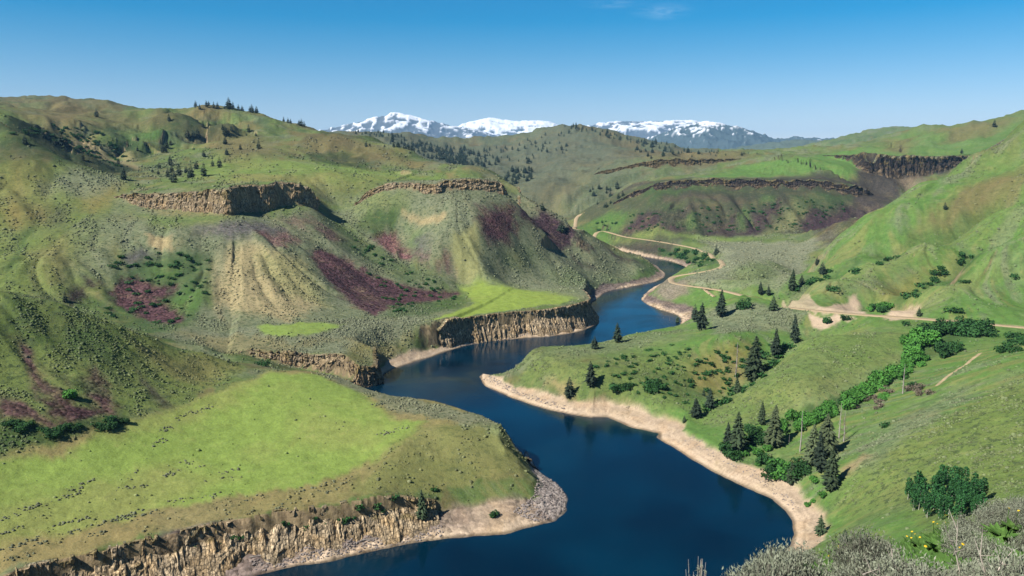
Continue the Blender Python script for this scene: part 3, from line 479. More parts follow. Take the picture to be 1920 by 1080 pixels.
 ('darkpurple', [(1300, 432), (1395, 400), (1390, 432), (1320, 440)], .6, 2, 0, .7), ('dgreen', [(1200, 350), (1300, 345), (1500, 345), (1600, 352), (1590, 375), (1400, 372), (1220, 385)], .6, 3), ('rose', [(1250, 372), (1400, 368), (1400, 376), (1250, 380)], .35, 1.5), ('dgreen', [(1230, 395), (1275, 385), (1290, 410), (1250, 425)], .6, 2), ('brownhill', [(1120, 300), (1290, 285), (1420, 290), (1380, 300), (1240, 305)], .7, 3), ('forest', [(700, 245), (900, 275), (1075, 235), (1250, 290), (1100, 310), (900, 330), (800, 300)], .7, 5),
 ('darkrock', [(760, 345), (830, 346), (950, 346), (965, 362), (900, 362), (830, 356)], .25, 2), ('dry', [(250, 378), (430, 398), (425, 408), (300, 402)], .5, 2), ('pale', [(275, 440), (322, 437), (322, 462), (278, 464)], .85, 1, 0, 0, .8), ('pale', [(757, 402), (835, 400), (832, 415), (760, 416)], .8, 1, 0, 0, .8),
 ('dgreen', [(1480, 792), (1600, 735), (1700, 680), (1745, 625), (1800, 612), (1800, 640), (1740, 670), (1640, 735), (1530, 795)], .8, 1.5), ('sage', [(1000, 665), (1240, 622), (1290, 615), (1240, 640), (1050, 680)], .4, 3, .9), ('dgreen', [(1120, 700), (1290, 700), (1300, 760), (1200, 750)], .4, 3),
 # dark layered rock under the right mesas
 ('darkrock', [(1140, 352), (1235, 341), (1450, 340), (1610, 344), (1600, 352), (1450, 352), (1250, 352), (1160, 362)], .75, 1, .1, .3, .6), ('darkrock', [(1250, 366), (1590, 362), (1590, 372), (1400, 376), (1250, 376)], .55, 1, .2, .3, .4), ('darkrock', [(1620, 300), (1790, 298), (1750, 325), (1700, 352), (1650, 390), (1600, 392), (1600, 345)], .8, 1.2, 0, .6), ('tan', [(1690, 322), (1725, 318), (1735, 340), (1700, 350)], .4, 2),
 # brush-filled gully of the upper left with its shade painted in; dry parts of the meadow
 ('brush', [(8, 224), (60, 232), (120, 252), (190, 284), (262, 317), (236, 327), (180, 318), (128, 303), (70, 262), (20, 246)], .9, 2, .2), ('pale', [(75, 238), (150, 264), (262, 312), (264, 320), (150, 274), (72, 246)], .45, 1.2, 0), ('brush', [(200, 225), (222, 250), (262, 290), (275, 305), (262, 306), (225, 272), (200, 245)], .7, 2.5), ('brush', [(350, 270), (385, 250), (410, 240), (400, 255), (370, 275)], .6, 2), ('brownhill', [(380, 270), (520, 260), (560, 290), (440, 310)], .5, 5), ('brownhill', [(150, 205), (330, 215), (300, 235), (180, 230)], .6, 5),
 ('dry', [(-50, 960), (120, 915), (330, 880), (420, 900), (300, 960), (60, 1030), (-50, 1060)], .35, 6, .2), ('dry', [(560, 770), (740, 800), (700, 850), (560, 830)], .25, 6), ('dry', [(420, 725), (500, 700), (440, 760), (300, 810), (120, 850), (60, 850), (330, 775)], .3, 4),
 ('darkpurple', [(1320, 440), (1400, 395), (1440, 400), (1420, 440)], .6, 1.5, 0, .8), ('darkpurple', [(1200, 425), (1300, 385), (1390, 385), (1380, 400), (1300, 430)], .45, 2, 0, .6), ('darkpurple', [(1500, 430), (1600, 392), (1650, 385), (1600, 425)], .6, 1.5, 0, .6), ('bgreen', [(1270, 415), (1300, 400), (1310, 430), (1285, 435)], .5, 1.5), ('bgreen', [(1380, 405), (1400, 390), (1400, 425), (1385, 430)], .5, 1.5),
 ('olive', [(1560, 960), (1600, 890), (1720, 810), (1920, 700), (1980, 760), (1980, 960), (1700, 960)], .5, 4, 1.0), ('olive', [(1300, 790), (1480, 664), (1540, 628), (1720, 622), (1700, 660), (1560, 740), (1400, 800)], .35, 3, .85), ('sage', [(1590, 880), (1680, 790), (1800, 720), (1830, 740), (1720, 810), (1640, 880)], .45, 3, 1.0), ('olive', [(960, 690), (1100, 680), (1290, 655), (1290, 765), (1150, 748), (1000, 712)], .35, 4, .85), ('olive', [(1640, 480), (1760, 430), (1900, 350), (1920, 420), (1800, 470), (1700, 500)], .3, 4, .6),
]
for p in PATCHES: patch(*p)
# banks and beaches: by height above the water and by stretch of shore
RUB = np.zeros(len(SHORE) + 1)
for i, q in enumerate(SHORE): RUB[i] = 0
def stretch(u0, u1, v0, v1, val):
    """shore points whose seen pixel lies in the box get a bank type"""
    for i, q in enumerate(SHORE):
        y = q[1] * CP + (0 - CAM_Z) * -SP; zc = q[1] * SP + (0 - CAM_Z) * CP
        u = 960 + FPX * q[0] / y; v = 540 - FPX * zc / y
        if u0 <= u <= u1 and v0 <= v <= v1: RUB[i] = val
stretch(-3000, 850, 1000, 2000, 1.0); stretch(1000, 1070, 870, 985, 2.0); stretch(680, 900, 640, 760, 1.0); stretch(880, 1125, 560, 640, .7); stretch(880, 1080, 690, 780, 1.0); stretch(1200, 1245, 520, 565, .8)
rub_full = np.interp(SAT, np.linspace(0, len(SHORE_P), len(RUB)), RUB)
bw = WB + 4 * n2 + 2.0 * n3
bank = (SD > -30) * (1 - smooth(bw * .9, bw * 1.15 + .8, SD)) * (SD < 60)
bank = np.maximum(bank, (SD < 0) * 1.0)
bc = PAL['sand'] * np.ones(COL.shape); bc = bc * (1 - .35 * smooth(-.1, .5, n3)[..., None]) + PAL['sand2'] * .35 * smooth(-.1, .5, n3)[..., None]
r1 = np.clip(rub_full, 0, 1) * (rub_full <= 1.2); rm = (r1 * smooth(-.25, .25, SD / np.maximum(WB, 1) - .25 + .8 * n2))[..., None]
rb = PAL['rubble'] * (1 - .6 * smooth(.3, 1, SD / np.maximum(WB, 1)))[..., None] + PAL['drubble'] * .6 * smooth(.3, 1, SD / np.maximum(WB, 1))[..., None]
bc = bc * (1 - rm) + rb * rm
gm = (rub_full > 1.2)[..., None] * .9; bc = bc * (1 - gm) + PAL['gravel'] * gm
COL = COL * (1 - bank[..., None]) + bc * bank[..., None]
SAGE *= 1 - bank; SCREE = np.maximum(SCREE * (1 - bank), bank * np.clip(rub_full, 0, 1) * .7)
bands = 1 + .26 * bank * vnoise(GZ * 2.2 + .6 * n2, GZ * 0 + .5, 77) + .16 * bank * vnoise(GZ * 6.0 + n3, GZ * 0 + .5, 78); COL *= bands[..., None]
wet = (1 - smooth(.1, .9, GZ)) * (SD < 8); COL *= (1 - .6 * wet)[..., None]
# bare rock where the land breaks into cliffs
dzr = np.gradient(GZ, axis=0) / np.gradient(RG, axis=0); dzt = np.gradient(GZ, axis=1) / (RG * np.gradient(LT, axis=1) + 1e-9)
steep = np.hypot(dzr, dzt); rk = smooth(1.25, 2.0, steep + .3 * n3) * (RG > 120)
left = 1 - smooth(.05, .12, LT) * 0
fr_ = (LT > .1) & (LS > 7.2); mixc(rk * .9 * ~fr_, 'tan'); mixc(rk * .9 * fr_, 'darkrock'); SAGE *= 1 - rk; ROCK = np.maximum(ROCK, rk)
mixc(ROADMASK, 'dirt'); SAGE *= 1 - ROADMASK
fg = 1 - smooth(25, 60, RG); mixc(fg, lin(120, 124, 96)); SAGE = SAGE * (1 - fg)
SAGE = np.clip(SAGE, 0, 1)
COL = np.clip(COL, .004, .9)

# ------------------------------------------------------------------ materials
def mat(name):
    m = bpy.data.materials.new(name); m.use_nodes = True; t = m.node_tree
    return m, t, t.nodes['Principled BSDF']
def N(t, kind, **kw):
    n = t.nodes.new(kind)
    for k, v in kw.items():
        if k in n.inputs: n.inputs[k].default_value = v
        else: setattr(n, k, v)
    return n
def ln(t, a, b): t.links.new(a, b)
def noise(t, vec, scale, detail=4, rough=.55, dist=0):
    n = N(t, 'ShaderNodeTexNoise', Scale=scale, Detail=detail, Roughness=rough, Distortion=dist); ln(t, vec, n.inputs['Vector']); return n.outputs['Fac']
def rng(t, v, a, b, c, d):
    n = N(t, 'ShaderNodeMapRange'); ln(t, v, n.inputs[0])
    for i, q in enumerate((a, b, c, d)): n.inputs[i + 1].default_value = q
    return n.outputs[0]
def math_(t, op, a, b):
    n = N(t, 'ShaderNodeMath', operation=op)
    for i, q in enumerate((a, b)):
        if isinstance(q, (int, float)): n.inputs[i].default_value = q
        else: ln(t, q, n.inputs[i])
    return n.outputs[0]
def mixcol(t, f, a, b, mode='MIX'):
    n = N(t, 'ShaderNodeMix', data_type='RGBA', blend_type=mode, clamp_factor=True)
    for i, q in ((0, f), (6, a), (7, b)):
        if isinstance(q, (int, float)): n.inputs[i].default_value = q
        elif isinstance(q, (tuple, list, np.ndarray)): n.inputs[i].default_value = tuple(q)[:3] + (1,)
        else: ln(t, q, n.inputs[i])
    return n.outputs[2]
def simple(name, col, rough=.9, var=.35, scale=3.0, bump=0, col2=None):
    m, t, p = mat(name); g = N(t, 'ShaderNodeNewGeometry'); f = noise(t, g.outputs['Position'], scale, 5, .65)
    f = rng(t, f, .3, .7, 0, 1); c2 = col2 if col2 is not None else tuple(c * (1 - var) for c in col)
    ln(t, mixcol(t, f, col, c2), p.inputs['Base Color']); p.inputs['Roughness'].default_value = rough; p.inputs['Specular IOR Level'].default_value = .2
    if bump:
        b = N(t, 'ShaderNodeBump', Strength=bump, Distance=.05); ln(t, f, b.inputs['Height']); ln(t, b.outputs[0], p.inputs['Normal'])
    return m

mt, t, p = mat('hillside_ground')
geo = N(t, 'ShaderNodeNewGeometry'); pos = geo.outputs['Position']
ca = N(t, 'ShaderNodeAttribute', attribute_name='Col'); ma = N(t, 'ShaderNodeAttribute', attribute_name='Mask')
sp = N(t, 'ShaderNodeSeparateColor'); ln(t, ma.outputs['Color'], sp.inputs[0])
sage_, scree_, rock_ = sp.outputs
nA = noise(t, pos, .9, 6, .7); nB = noise(t, pos, .16, 5, .65); nC = noise(t, pos, .035, 5, .6); nD = noise(t, pos, 4.0, 4, .7)
c = ca.outputs['Color']
c = mixcol(t, 1.0, c, rng(t, nB, .25, .75, .78, 1.2), 'MULTIPLY')
c = mixcol(t, 1.0, c, rng(t, nA, .25, .75, .72, 1.26), 'MULTIPLY')
c = mixcol(t, 1.0, c, rng(t, nD, .3, .7, .82, 1.16), 'MULTIPLY'); c = mixcol(t, rng(t, nC, .5, .72, 0, .2), c, PAL['dry'], 'MIX'); c = mixcol(t, rng(t, nB, .58, .72, 0, .3), c, PAL['dry'], 'MIX')
spn = noise(t, pos, .34, 5, .62); spot = math_(t, 'MULTIPLY', rng(t, spn, .53, .60, 0, .75), rng(t, sage_, .05, .7, .12, 1)); c = mixcol(t, spot, c, lin(74, 90, 60))
sp2 = noise(t, pos, .11, 4, .6); c = mixcol(t, math_(t, 'MULTIPLY', rng(t, sp2, .56, .66, 0, .5), rng(t, sage_, .1, .7, .1, 1)), c, lin(92, 104, 76))
tuft = math_(t, 'MULTIPLY', rng(t, nA, .54, .62, 0, .75), rng(t, sage_, .02, .6, .1, 1))
c = mixcol(t, tuft, c, lin(70, 84, 52))
vo = N(t, 'ShaderNodeTexVoronoi', Scale=.55, Randomness=1.0); ln(t, pos, vo.inputs['Vector'])
vr = N(t, 'ShaderNodeSeparateColor'); ln(t, vo.outputs['Color'], vr.inputs[0])
sc = mixcol(t, 1.0, c, rng(t, vr.outputs[0], 0, 1, .35, 1.6), 'MULTIPLY')
c = mixcol(t, scree_, c, sc)
cmap = N(t, 'ShaderNodeMapping'); cmap.inputs['Scale'].default_value = (1.0, 1.0, .18); ln(t, pos, cmap.inputs['Vector'])
cr = noise(t, cmap.outputs[0], .5, 5, .7); rc = mixcol(t, 1.0, c, rng(t, cr, .35, .65, .45, 1.2), 'MULTIPLY')
c = mixcol(t, rock_, c, rc)
ln(t, c, p.inputs['Base Color']); p.inputs['Roughness'].default_value = 1.0; p.inputs['Specular IOR Level'].default_value = .05
hgt = math_(t, 'ADD', math_(t, 'MULTIPLY', nA, .9), math_(t, 'MULTIPLY', nB, 2.2))
hgt = math_(t, 'ADD', hgt, math_(t, 'MULTIPLY', math_(t, 'MULTIPLY', vo.outputs['Distance'], -1.6), scree_))
bp = N(t, 'ShaderNodeBump', Strength=.38, Distance=1.0); ln(t, hgt, bp.inputs['Height']); ln(t, bp.outputs[0], p.inputs['Normal'])
M_GROUND = mt

# ------------------------------------------------------------------ mesh helpers
def mesh_np(name, co, faces, mats=(), smooth_=False, mi=None):
    """co (n,3); faces: (m,k) array or list of such arrays"""
    fl = faces if isinstance(faces, list) else [faces]; fl = [np.asarray(f, np.int32) for f in fl if len(f)]
    me = bpy.data.meshes.new(name); me.vertices.add(len(co)); me.vertices.foreach_set('co', np.asarray(co, np.float32).ravel())
    flat = np.concatenate([f.ravel() for f in fl]); cnt = np.concatenate([np.full(len(f), f.shape[1], np.int32) for f in fl])
    me.loops.add(len(flat)); me.loops.foreach_set('vertex_index', flat)
    me.polygons.add(len(cnt)); me.polygons.foreach_set('loop_start', np.concatenate([[0], np.cumsum(cnt)[:-1]]).astype(np.int32))
    if mi is not None: me.polygons.foreach_set('material_index', np.asarray(mi, np.int32))
    me.polygons.foreach_set('use_smooth', np.full(len(cnt), smooth_, bool))
    me.update(calc_edges=True); me.validate()
    for m in mats: me.materials.append(m)
    return me
def link(name, me, parent=None, **props):
    o = bpy.data.objects.new(name, me); C.objects.link(o)
    if parent is not None: o.parent = parent
    for k, v in props.items(): o[k] = v
    return o
def add_attr(me, name, rgb):
    a = me.color_attributes.new(name, 'FLOAT_COLOR', 'POINT'); d = np.ones((len(rgb), 4), np.float32); d[:, :3] = rgb; a.data.foreach_set('color', d.ravel())

n0, n1_ = GZ.shape
ii, jj = np.meshgrid(np.arange(n0 - 1), np.arange(n1_ - 1), indexing='ij'); a0 = (ii * n1_ + jj).ravel()
quad = np.stack([a0, a0 + 1, a0 + n1_ + 1, a0 + n1_], -1)
me = mesh_np('terrain', np.stack([GX, GY, GZ], -1).reshape(-1, 3), quad, [M_GROUND], True)
add_attr(me, 'Col', COL.reshape(-1, 3)); add_attr(me, 'Mask', np.stack([SAGE, SCREE, ROCK], -1).reshape(-1, 3))
link('terrain', me, kind='structure')

# ------------------------------------------------------------------ snowy mountains far behind
M_MOUNT, t, p = mat('mountain_rock_and_snow')
g = N(t, 'ShaderNodeNewGeometry'); ca = N(t, 'ShaderNodeAttribute', attribute_name='Col'); k1 = noise(t, g.outputs['Position'], .006, 6, .7)
ln(t, mixcol(t, 1.0, ca.outputs['Color'], rng(t, k1, .3, .7, .85, 1.1), 'MULTIPLY'), p.inputs['Base Color']); p.inputs['Roughness'].default_value = .9; p.inputs['Specular IOR Level'].default_value = .1
def mountain(r0, wf, crest, snow0, snow1, seed, amp, rock):
    us = np.array([c[0] for c in crest]); vs = np.array([c[1] for c in crest])
    th = np.linspace(math.atan((us[0] - 960) / FPX), math.atan((us[-1] - 960) / FPX), int((us[-1] - us[0]) * .8)); sr = np.concatenate([np.linspace(-1, 0, 70), np.linspace(0, .8, 24)[1:]])
    tt, qq = np.meshgrid(th, sr); u = 960 + FPX * np.tan(tt); v = np.interp(u, us, vs)
    r = r0 + qq * wf; x = np.sin(tt) * r; y = np.cos(tt) * r
    k = -SP + (540 - v) / FPX * CP; h = np.hypot((u - 960) / FPX, CP + (540 - v) / FPX * SP); top = CAM_Z + k / h * r0
    rd = fbm(x / (wf * .30), y / (wf * .30), 5, seed, .55, True); rd2 = fbm(x / (wf * .05), y / (wf * .05), 3, seed + 5, .5, True)
    f = 1 - np.abs(qq) ** .85; z = 60 + (top - 60) * f + amp * (rd - .25) * np.minimum(1, np.abs(qq) * 4 + .12) + amp * .22 * rd2
    hn = (z - snow0) / (snow1 - snow0) + 1.7 * (rd2 - .32) + .5 * fbm(x / (wf * .1), y / (wf * .1), 3, seed + 9)
    s_ = smooth(.25, .75, hn)[..., None]; col = np.array(rock) * (1 - s_) + np.array((.66, .68, .72)) * s_
    a, b = tt.shape; i, j = np.meshgrid(np.arange(a - 1), np.arange(b - 1), indexing='ij'); q0 = (i * b + j).ravel()
    me = mesh_np('snowy_mountains', np.stack([x, y, z], -1).reshape(-1, 3), np.stack([q0, q0 + 1, q0 + b + 1, q0 + b], -1), [M_MOUNT], True); add_attr(me, 'Col', col.reshape(-1, 3))
    link('snowy_mountains' if snow0 < 5000 else 'far_hills', me, kind='structure')
ROCKB = (.075, .085, .095)
mountain(16000, 4200, [(560, 262), (600, 247), (640, 238), (680, 228), (715, 219), (745, 212), (765, 215), (790, 222), (820, 229), (850, 235), (880, 241), (920, 252), (960, 262)], 800, 1150, 5, 150, ROCKB)
mountain(20000, 4500, [(820, 262), (850, 240), (880, 229), (900, 224), (920, 221), (940, 225), (975, 227), (1000, 224), (1030, 227), (1050, 236), (1085, 246), (1120, 262)], 700, 1000, 8, 160, ROCKB)
mountain(18000, 4500, [(1050, 262), (1080, 241), (1110, 233), (1140, 229), (1170, 226), (1200, 228), (1230, 227), (1260, 227), (1290, 226), (1320, 232), (1360, 238), (1400, 250), (1440, 262)], 760, 1080, 12, 170, ROCKB)
mountain(12000, 3200, [(1190, 268), (1230, 252), (1270, 240), (1300, 231), (1320, 228), (1345, 233), (1375, 240), (1410, 250), (1440, 257), (1480, 258), (1520, 260), (1580, 264), (1660, 268), (1760, 275)], 640, 900, 15, 150, (.05, .07, .07))
mountain(8600, 2000, [(1300, 290), (1380, 276), (1440, 266), (1500, 262), (1550, 266), (1600, 262), (1680, 266), (1760, 272), (1860, 280)], 9000, 9900, 19, 60, (.07, .09, .06))

# ------------------------------------------------------------------ water
mw, t, p = mat('river_water')
p.inputs['Base Color'].default_value = (.004, .034, .075, 1); p.inputs['Specular Tint'].default_value = (.35, .85, 1.0, 1); p.inputs['Roughness'].default_value = .10; p.inputs['IOR'].default_value = 1.33
g = N(t, 'ShaderNodeNewGeometry'); w1 = noise(t, g.outputs['Position'], .5, 3, .6); w2 = noise(t, g.outputs['Position'], .02, 3, .5)
b = N(t, 'ShaderNodeBump', Strength=.25, Distance=.25); ln(t, w1, b.inputs['Height']); ln(t, b.outputs[0], p.inputs['Normal'])
ln(t, mixcol(t, rng(t, w2, .35, .65, 0, 1), (.0, .007, .016), (.0, .016, .033)), p.inputs['Base Color'])
ln(t, rng(t, noise(t, g.outputs['Position'], .012, 4, .6, .8), .42, .62, .05, .24), p.inputs['Roughness'])
xs = np.array([s[0] for s in SHORE]); ys = np.array([s[1] for s in SHORE])
x0, x1, y0, y1 = xs.min() - 30, xs.max() + 30, ys.min() - 30, ys.max() + 30
me = mesh_np('water', [(x0, y0, 0), (x1, y0, 0), (x1, y1, 0), (x0, y1, 0)], np.array([[0, 1, 2, 3]]), [mw])
link('water', me, kind='structure')

# ------------------------------------------------------------------ road ribbons
M_ROAD = simple('packed_dirt', tuple(PAL['dirt']), .95, .3, .6, col2=tuple(PAL['dirt'] * .72))
for name, (hw, P) in ROAD_P.items():
    tg = np.gradient(P[:, :2], axis=0); tg /= np.linalg.norm(tg, axis=1)[:, None]; nn = np.stack([-tg[:, 1], tg[:, 0]], -1)
    offs = [(-hw - .5, -.5), (-hw, .1), (0, .16), (hw, .1), (hw + .5, -.5)]; wob = 1 + .12 * fbm(P[:, 0] / 9, P[:, 1] / 9, 2, 7)
    co = np.concatenate([np.column_stack([P[:, :2] + nn * o * wob[:, None], P[:, 2] + z]) for o, z in offs]); n = len(P)
    i = np.arange(n - 1); f = np.concatenate([np.stack([k * n + i, k * n + i + 1, (k + 1) * n + i + 1, (k + 1) * n + i], -1) for k in range(4)])
    link('trail' if name == 'trail' else 'dirt_road', mesh_np('dirt_road', co, f[:, ::-1], [M_ROAD], True), kind='structure')

# ------------------------------------------------------------------ basalt cliffs: columned rock faces
mc, t, p = mat('basalt')
g = N(t, 'ShaderNodeNewGeometry'); mp = N(t, 'ShaderNodeMapping'); mp.inputs['Scale'].default_value = (1, 1, .30); ln(t, g.outputs['Position'], mp.inputs['Vector'])
ca = N(t, 'ShaderNodeAttribute', attribute_name='Col')
k1 = noise(t, mp.outputs[0], .9, 5, .7); k2 = noise(t, g.outputs['Position'], .12, 4, .6); k3 = noise(t, g.outputs['Position'], 1.6, 4, .7)
c = mixcol(t, 1.0, ca.outputs['Color'], rng(t, k1, .3, .7, .35, 1.45), 'MULTIPLY'); c = mixcol(t, rng(t, k2, .45, .65, 0, .7), c, mixcol(t, 1.0, c, (1.05, .92, .72), 'MULTIPLY')); c = mixcol(t, rng(t, k2, .2, .42, .55, 0), c, tuple(PAL['darkrock']))
c = mixcol(t, 1.0, c, rng(t, k3, .3, .7, .75, 1.2), 'MULTIPLY')
vj = N(t, 'ShaderNodeTexVoronoi', Scale=.75, Randomness=1.0, feature='DISTANCE_TO_EDGE'); ln(t, mp.outputs[0], vj.inputs['Vector']); c = mixcol(t, 1.0, c, rng(t, vj.outputs['Distance'], .02, .12, .35, 1), 'MULTIPLY')
vk = N(t, 'ShaderNodeTexVoronoi', Scale=.75, Randomness=1.0); ln(t, mp.outputs[0], vk.inputs['Vector']); vs_ = N(t, 'ShaderNodeSeparateColor'); ln(t, vk.outputs['Color'], vs_.inputs[0]); c = mixcol(t, 1.0, c, rng(t, vs_.outputs[0], 0, 1, .72, 1.25), 'MULTIPLY')
ln(t, c, p.inputs['Base Color']); p.inputs['Roughness'].default_value = .95; p.inputs['Specular IOR Level'].default_value = .1
b = N(t, 'ShaderNodeBump', Strength=.55, Distance=.7); ln(t, math_(t, 'ADD', k1, math_(t, 'MULTIPLY', k3, .5)), b.inputs['Height']); ln(t, b.outputs[0], p.inputs['Normal'])
M_BASALT = mc
def cliff(path, low, high, col, colw=2.4, flare=.25, rows=14, seed=0, rough=1.0, vary=1.0, step=.7):
    """path: (x, y) points left to right as seen from the river, the rock standing to the left of travel; low/high: how far out and in the land is read"""
    P = np.array(catmull([np.array(q, float) for q in path], step)); n = len(P)
    tg = np.gradient(P, axis=0); tg /= np.linalg.norm(tg, axis=1)[:, None] + 1e-9
    for _ in range(8): tg[1:-1] = (tg[:-2] + tg[1:-1] * 2 + tg[2:]) / 4
    tg /= np.linalg.norm(tg, axis=1)[:, None]; nn = np.stack([tg[:, 1], -tg[:, 0]], -1)       # outward, towards the lower side
    s = np.concatenate([[0], np.cumsum(np.linalg.norm(np.diff(P, axis=0), axis=1))])
    zl = height(*(P + nn * low).T) - .8; zh = height(*(P - nn * high).T)
    hh = np.maximum(zh - zl, .01); r = np.random.RandomState(seed)
    # columns broken into blocks: every block has its own depth and tone
    cw = np.maximum(.45, r.gamma(2.2, colw / 2.2, int(s[-1] / colw * 2) + 10)); edge = np.cumsum(cw); ci = np.searchsorted(edge, s); nc = len(edge) + 2
    dep = r.uniform(-1, 1, nc) * .6 * rough; top = np.minimum(r.uniform(-2.2, .5, nc), .4) * vary; NB = 7
    bdep = r.normal(size=(nc, NB + 1)) * .38 * rough; btone = r.uniform(.72, 1.2, (nc, NB + 1)); boff = r.uniform(0, 1, nc)
    brk = np.clip(.52 + .2 * fbm(s / 30, s * 0 + seed + 1, 2, seed) + r.uniform(-.12, .12, nc)[ci], .15, .9)
    big = fbm(s / 13, s * 0 + seed, 4, seed, .6) * 2.0 * rough; fl = flare * (1 + .9 * fbm(s / 11, s * 0 + 3.3, 3, seed + 2)); lowc = fbm(s / 22, s * 0 + 7.7, 3, seed + 4)
    def plan(f):
        blk = np.minimum((f * (NB - 1) + boff[ci]).astype(int), NB)
        ledge = np.where(f < brk, 1.0 * rough, 0) + np.maximum(fl, 0) * hh * np.maximum(0, 1 - f / .75) ** 1.3
        out = big * (1 - .3 * f) + dep[ci] * smooth(0, .2, f) + bdep[ci, blk] * smooth(.05, .3, f) + ledge + (.9 * fbm(s / 2.6, np.full(n, f * 6.0), 3, seed + 3, .6) + .5 * fbm(s / .8, np.full(n, f * 17.0), 2, seed + 6)) * rough - .2
        return P + nn * (out * np.clip(hh / 4, 0, 1))[:, None], btone[ci, blk]
    q0, _ = plan(0.0); z0 = np.minimum(height(q0[:, 0], q0[:, 1]) - .5, zh); rowsco = []; W = []
    for k in range(rows + 1):
        f = k / rows; q, tn = plan(f)
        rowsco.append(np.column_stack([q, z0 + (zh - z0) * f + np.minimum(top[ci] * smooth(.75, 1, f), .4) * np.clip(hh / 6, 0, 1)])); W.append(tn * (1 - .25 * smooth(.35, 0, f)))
    rowsco.append(np.column_stack([P - nn * (high * .6 + 1.0), np.maximum(zh, rowsco[-1][:, 2] - .2) - .05])); W.append(W[-1])
    rowsco.append(np.column_stack([P - nn * (high + 2.5), zh - 1.0])); W.append(W[-1])
    co = np.concatenate(rowsco); R = len(rowsco); i = np.arange(n - 1)
    keep = np.maximum(hh[:-1], hh[1:]) > 1.6; i = i[keep]
    f = np.concatenate([np.stack([k * n + i, k * n + i + 1, (k + 1) * n + i + 1, (k + 1) * n + i], -1) for k in range(R - 1)])
    me = mesh_np('rock_cliff', co, f, [M_BASALT], False)
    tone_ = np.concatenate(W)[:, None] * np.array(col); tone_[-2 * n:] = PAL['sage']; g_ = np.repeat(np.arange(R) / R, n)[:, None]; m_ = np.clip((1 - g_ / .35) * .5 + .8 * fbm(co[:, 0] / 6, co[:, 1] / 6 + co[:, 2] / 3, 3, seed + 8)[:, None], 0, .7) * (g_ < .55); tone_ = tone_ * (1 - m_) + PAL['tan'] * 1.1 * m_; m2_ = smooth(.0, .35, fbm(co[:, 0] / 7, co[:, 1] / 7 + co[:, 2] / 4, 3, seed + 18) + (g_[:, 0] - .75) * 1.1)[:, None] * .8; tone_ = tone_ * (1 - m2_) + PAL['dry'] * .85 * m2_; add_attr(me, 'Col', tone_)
    return link('rock_cliff', me, kind='structure')
for k, P in RIM_P.items():
    far_ = math.hypot(*P[1][:2]) / 850
    cliff([q[:2] for q in P], 3.2 * far_, 3.5 * far_, PAL['darkrock'] * .85 if k in ('mesa_upper',) else (PAL['darkrock'] * 1.0 if k == 'mesa_right' else PAL['brownhill'] * .75 if k == 'mesa_far' else PAL['rock'] * 1.15), 2.2 * far_, .12, 16, hash(k) % 7 + 3 if False else len(k) + 11, 1.1 * far_ ** .5, 1.2, .7 * far_)
def shore_cliff(i0, i1, seed, col, rough=1.0, flare=.3):
    A = SHORE_A; s0 = np.array([SHORE[i0][0], SHORE[i0][1]]); s1 = np.array([SHORE[i1][0], SHORE[i1][1]])
    a = int(np.argmin(np.hypot(A[:, 0] - s0[0], A[:, 1] - s0[1]))); b = int(np.argmin(np.hypot(A[:, 0] - s1[0], A[:, 1] - s1[1])))
    Q = A[a:b + 1]; tg = np.gradient(Q[:, :2], axis=0); tg /= np.linalg.norm(tg, axis=1)[:, None]
    for _ in range(6): tg[1:-1] = (tg[:-2] + 2 * tg[1:-1] + tg[2:]) / 4
    nn = np.stack([-tg[:, 1], tg[:, 0]], -1); off = Q[:, 2] + 1.2
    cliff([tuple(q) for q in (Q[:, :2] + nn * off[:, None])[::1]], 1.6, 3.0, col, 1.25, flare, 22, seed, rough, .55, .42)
def shore_i(u, v):
    q = pz(u, v, 0); return int(np.argmin([math.hypot(s[0] - q[0], s[1] - q[1]) for s in SHORE]))
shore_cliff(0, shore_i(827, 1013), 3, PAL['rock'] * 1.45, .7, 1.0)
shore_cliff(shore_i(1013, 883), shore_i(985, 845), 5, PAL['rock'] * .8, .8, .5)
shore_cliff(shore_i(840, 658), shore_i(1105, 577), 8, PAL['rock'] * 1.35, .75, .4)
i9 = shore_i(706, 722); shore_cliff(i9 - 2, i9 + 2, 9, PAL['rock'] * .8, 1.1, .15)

# ------------------------------------------------------------------ trees, shrubs, sagebrush
RS = np.random.RandomState(11)
def leafmat(name, a, b, scale=1.2, trans=0.0, rough=.75, grad=None):
    m, t, p = mat(name); g = N(t, 'ShaderNodeNewGeometry'); oi = N(t, 'ShaderNodeObjectInfo')
    f = noise(t, g.outputs['Position'], scale, 4, .7); f = rng(t, f, .3, .7, 0, 1)
    c = mixcol(t, f, a, b); c = mixcol(t, 1.0, c, rng(t, oi.outputs['Random'], 0, 1, .75, 1.25), 'MULTIPLY')
    ln(t, c, p.inputs['Base Color']); p.inputs['Roughness'].default_value = rough; p.inputs['Specular IOR Level'].default_value = .15
    return m
M_NEEDLE = leafmat('pine_needles', (.020, .036, .018), (.045, .066, .030)); M_NEEDLE_PALE = leafmat('pine_needles_pale', (.040, .060, .028), (.085, .105, .050))
M_NEEDLE_DARK = leafmat('pine_needles_dark', (.014, .026, .017), (.030, .046, .026))
M_BARK = simple('pine_bark', (.085, .06, .045), .95, .5, 4); M_SNAG = simple('weathered_dead_wood', (.34, .31, .28), .9, .45, 3); M_TWIG = simple('dry_reddish_twigs', (.17, .115, .10), .95, .4, 3)
M_LEAF = leafmat('bright_shrub_leaves', (.024, .108, .015), (.078, .195, .034)); M_LEAFD = leafmat('dark_shrub_leaves', (.012, .045, .012), (.030, .085, .020)); M_ASPEN = leafmat('aspen_leaves', (.014, .060, .018), (.030, .10, .028)); M_ABARK = simple('pale_aspen_bark', (.40, .40, .34), .8, .3, 6)

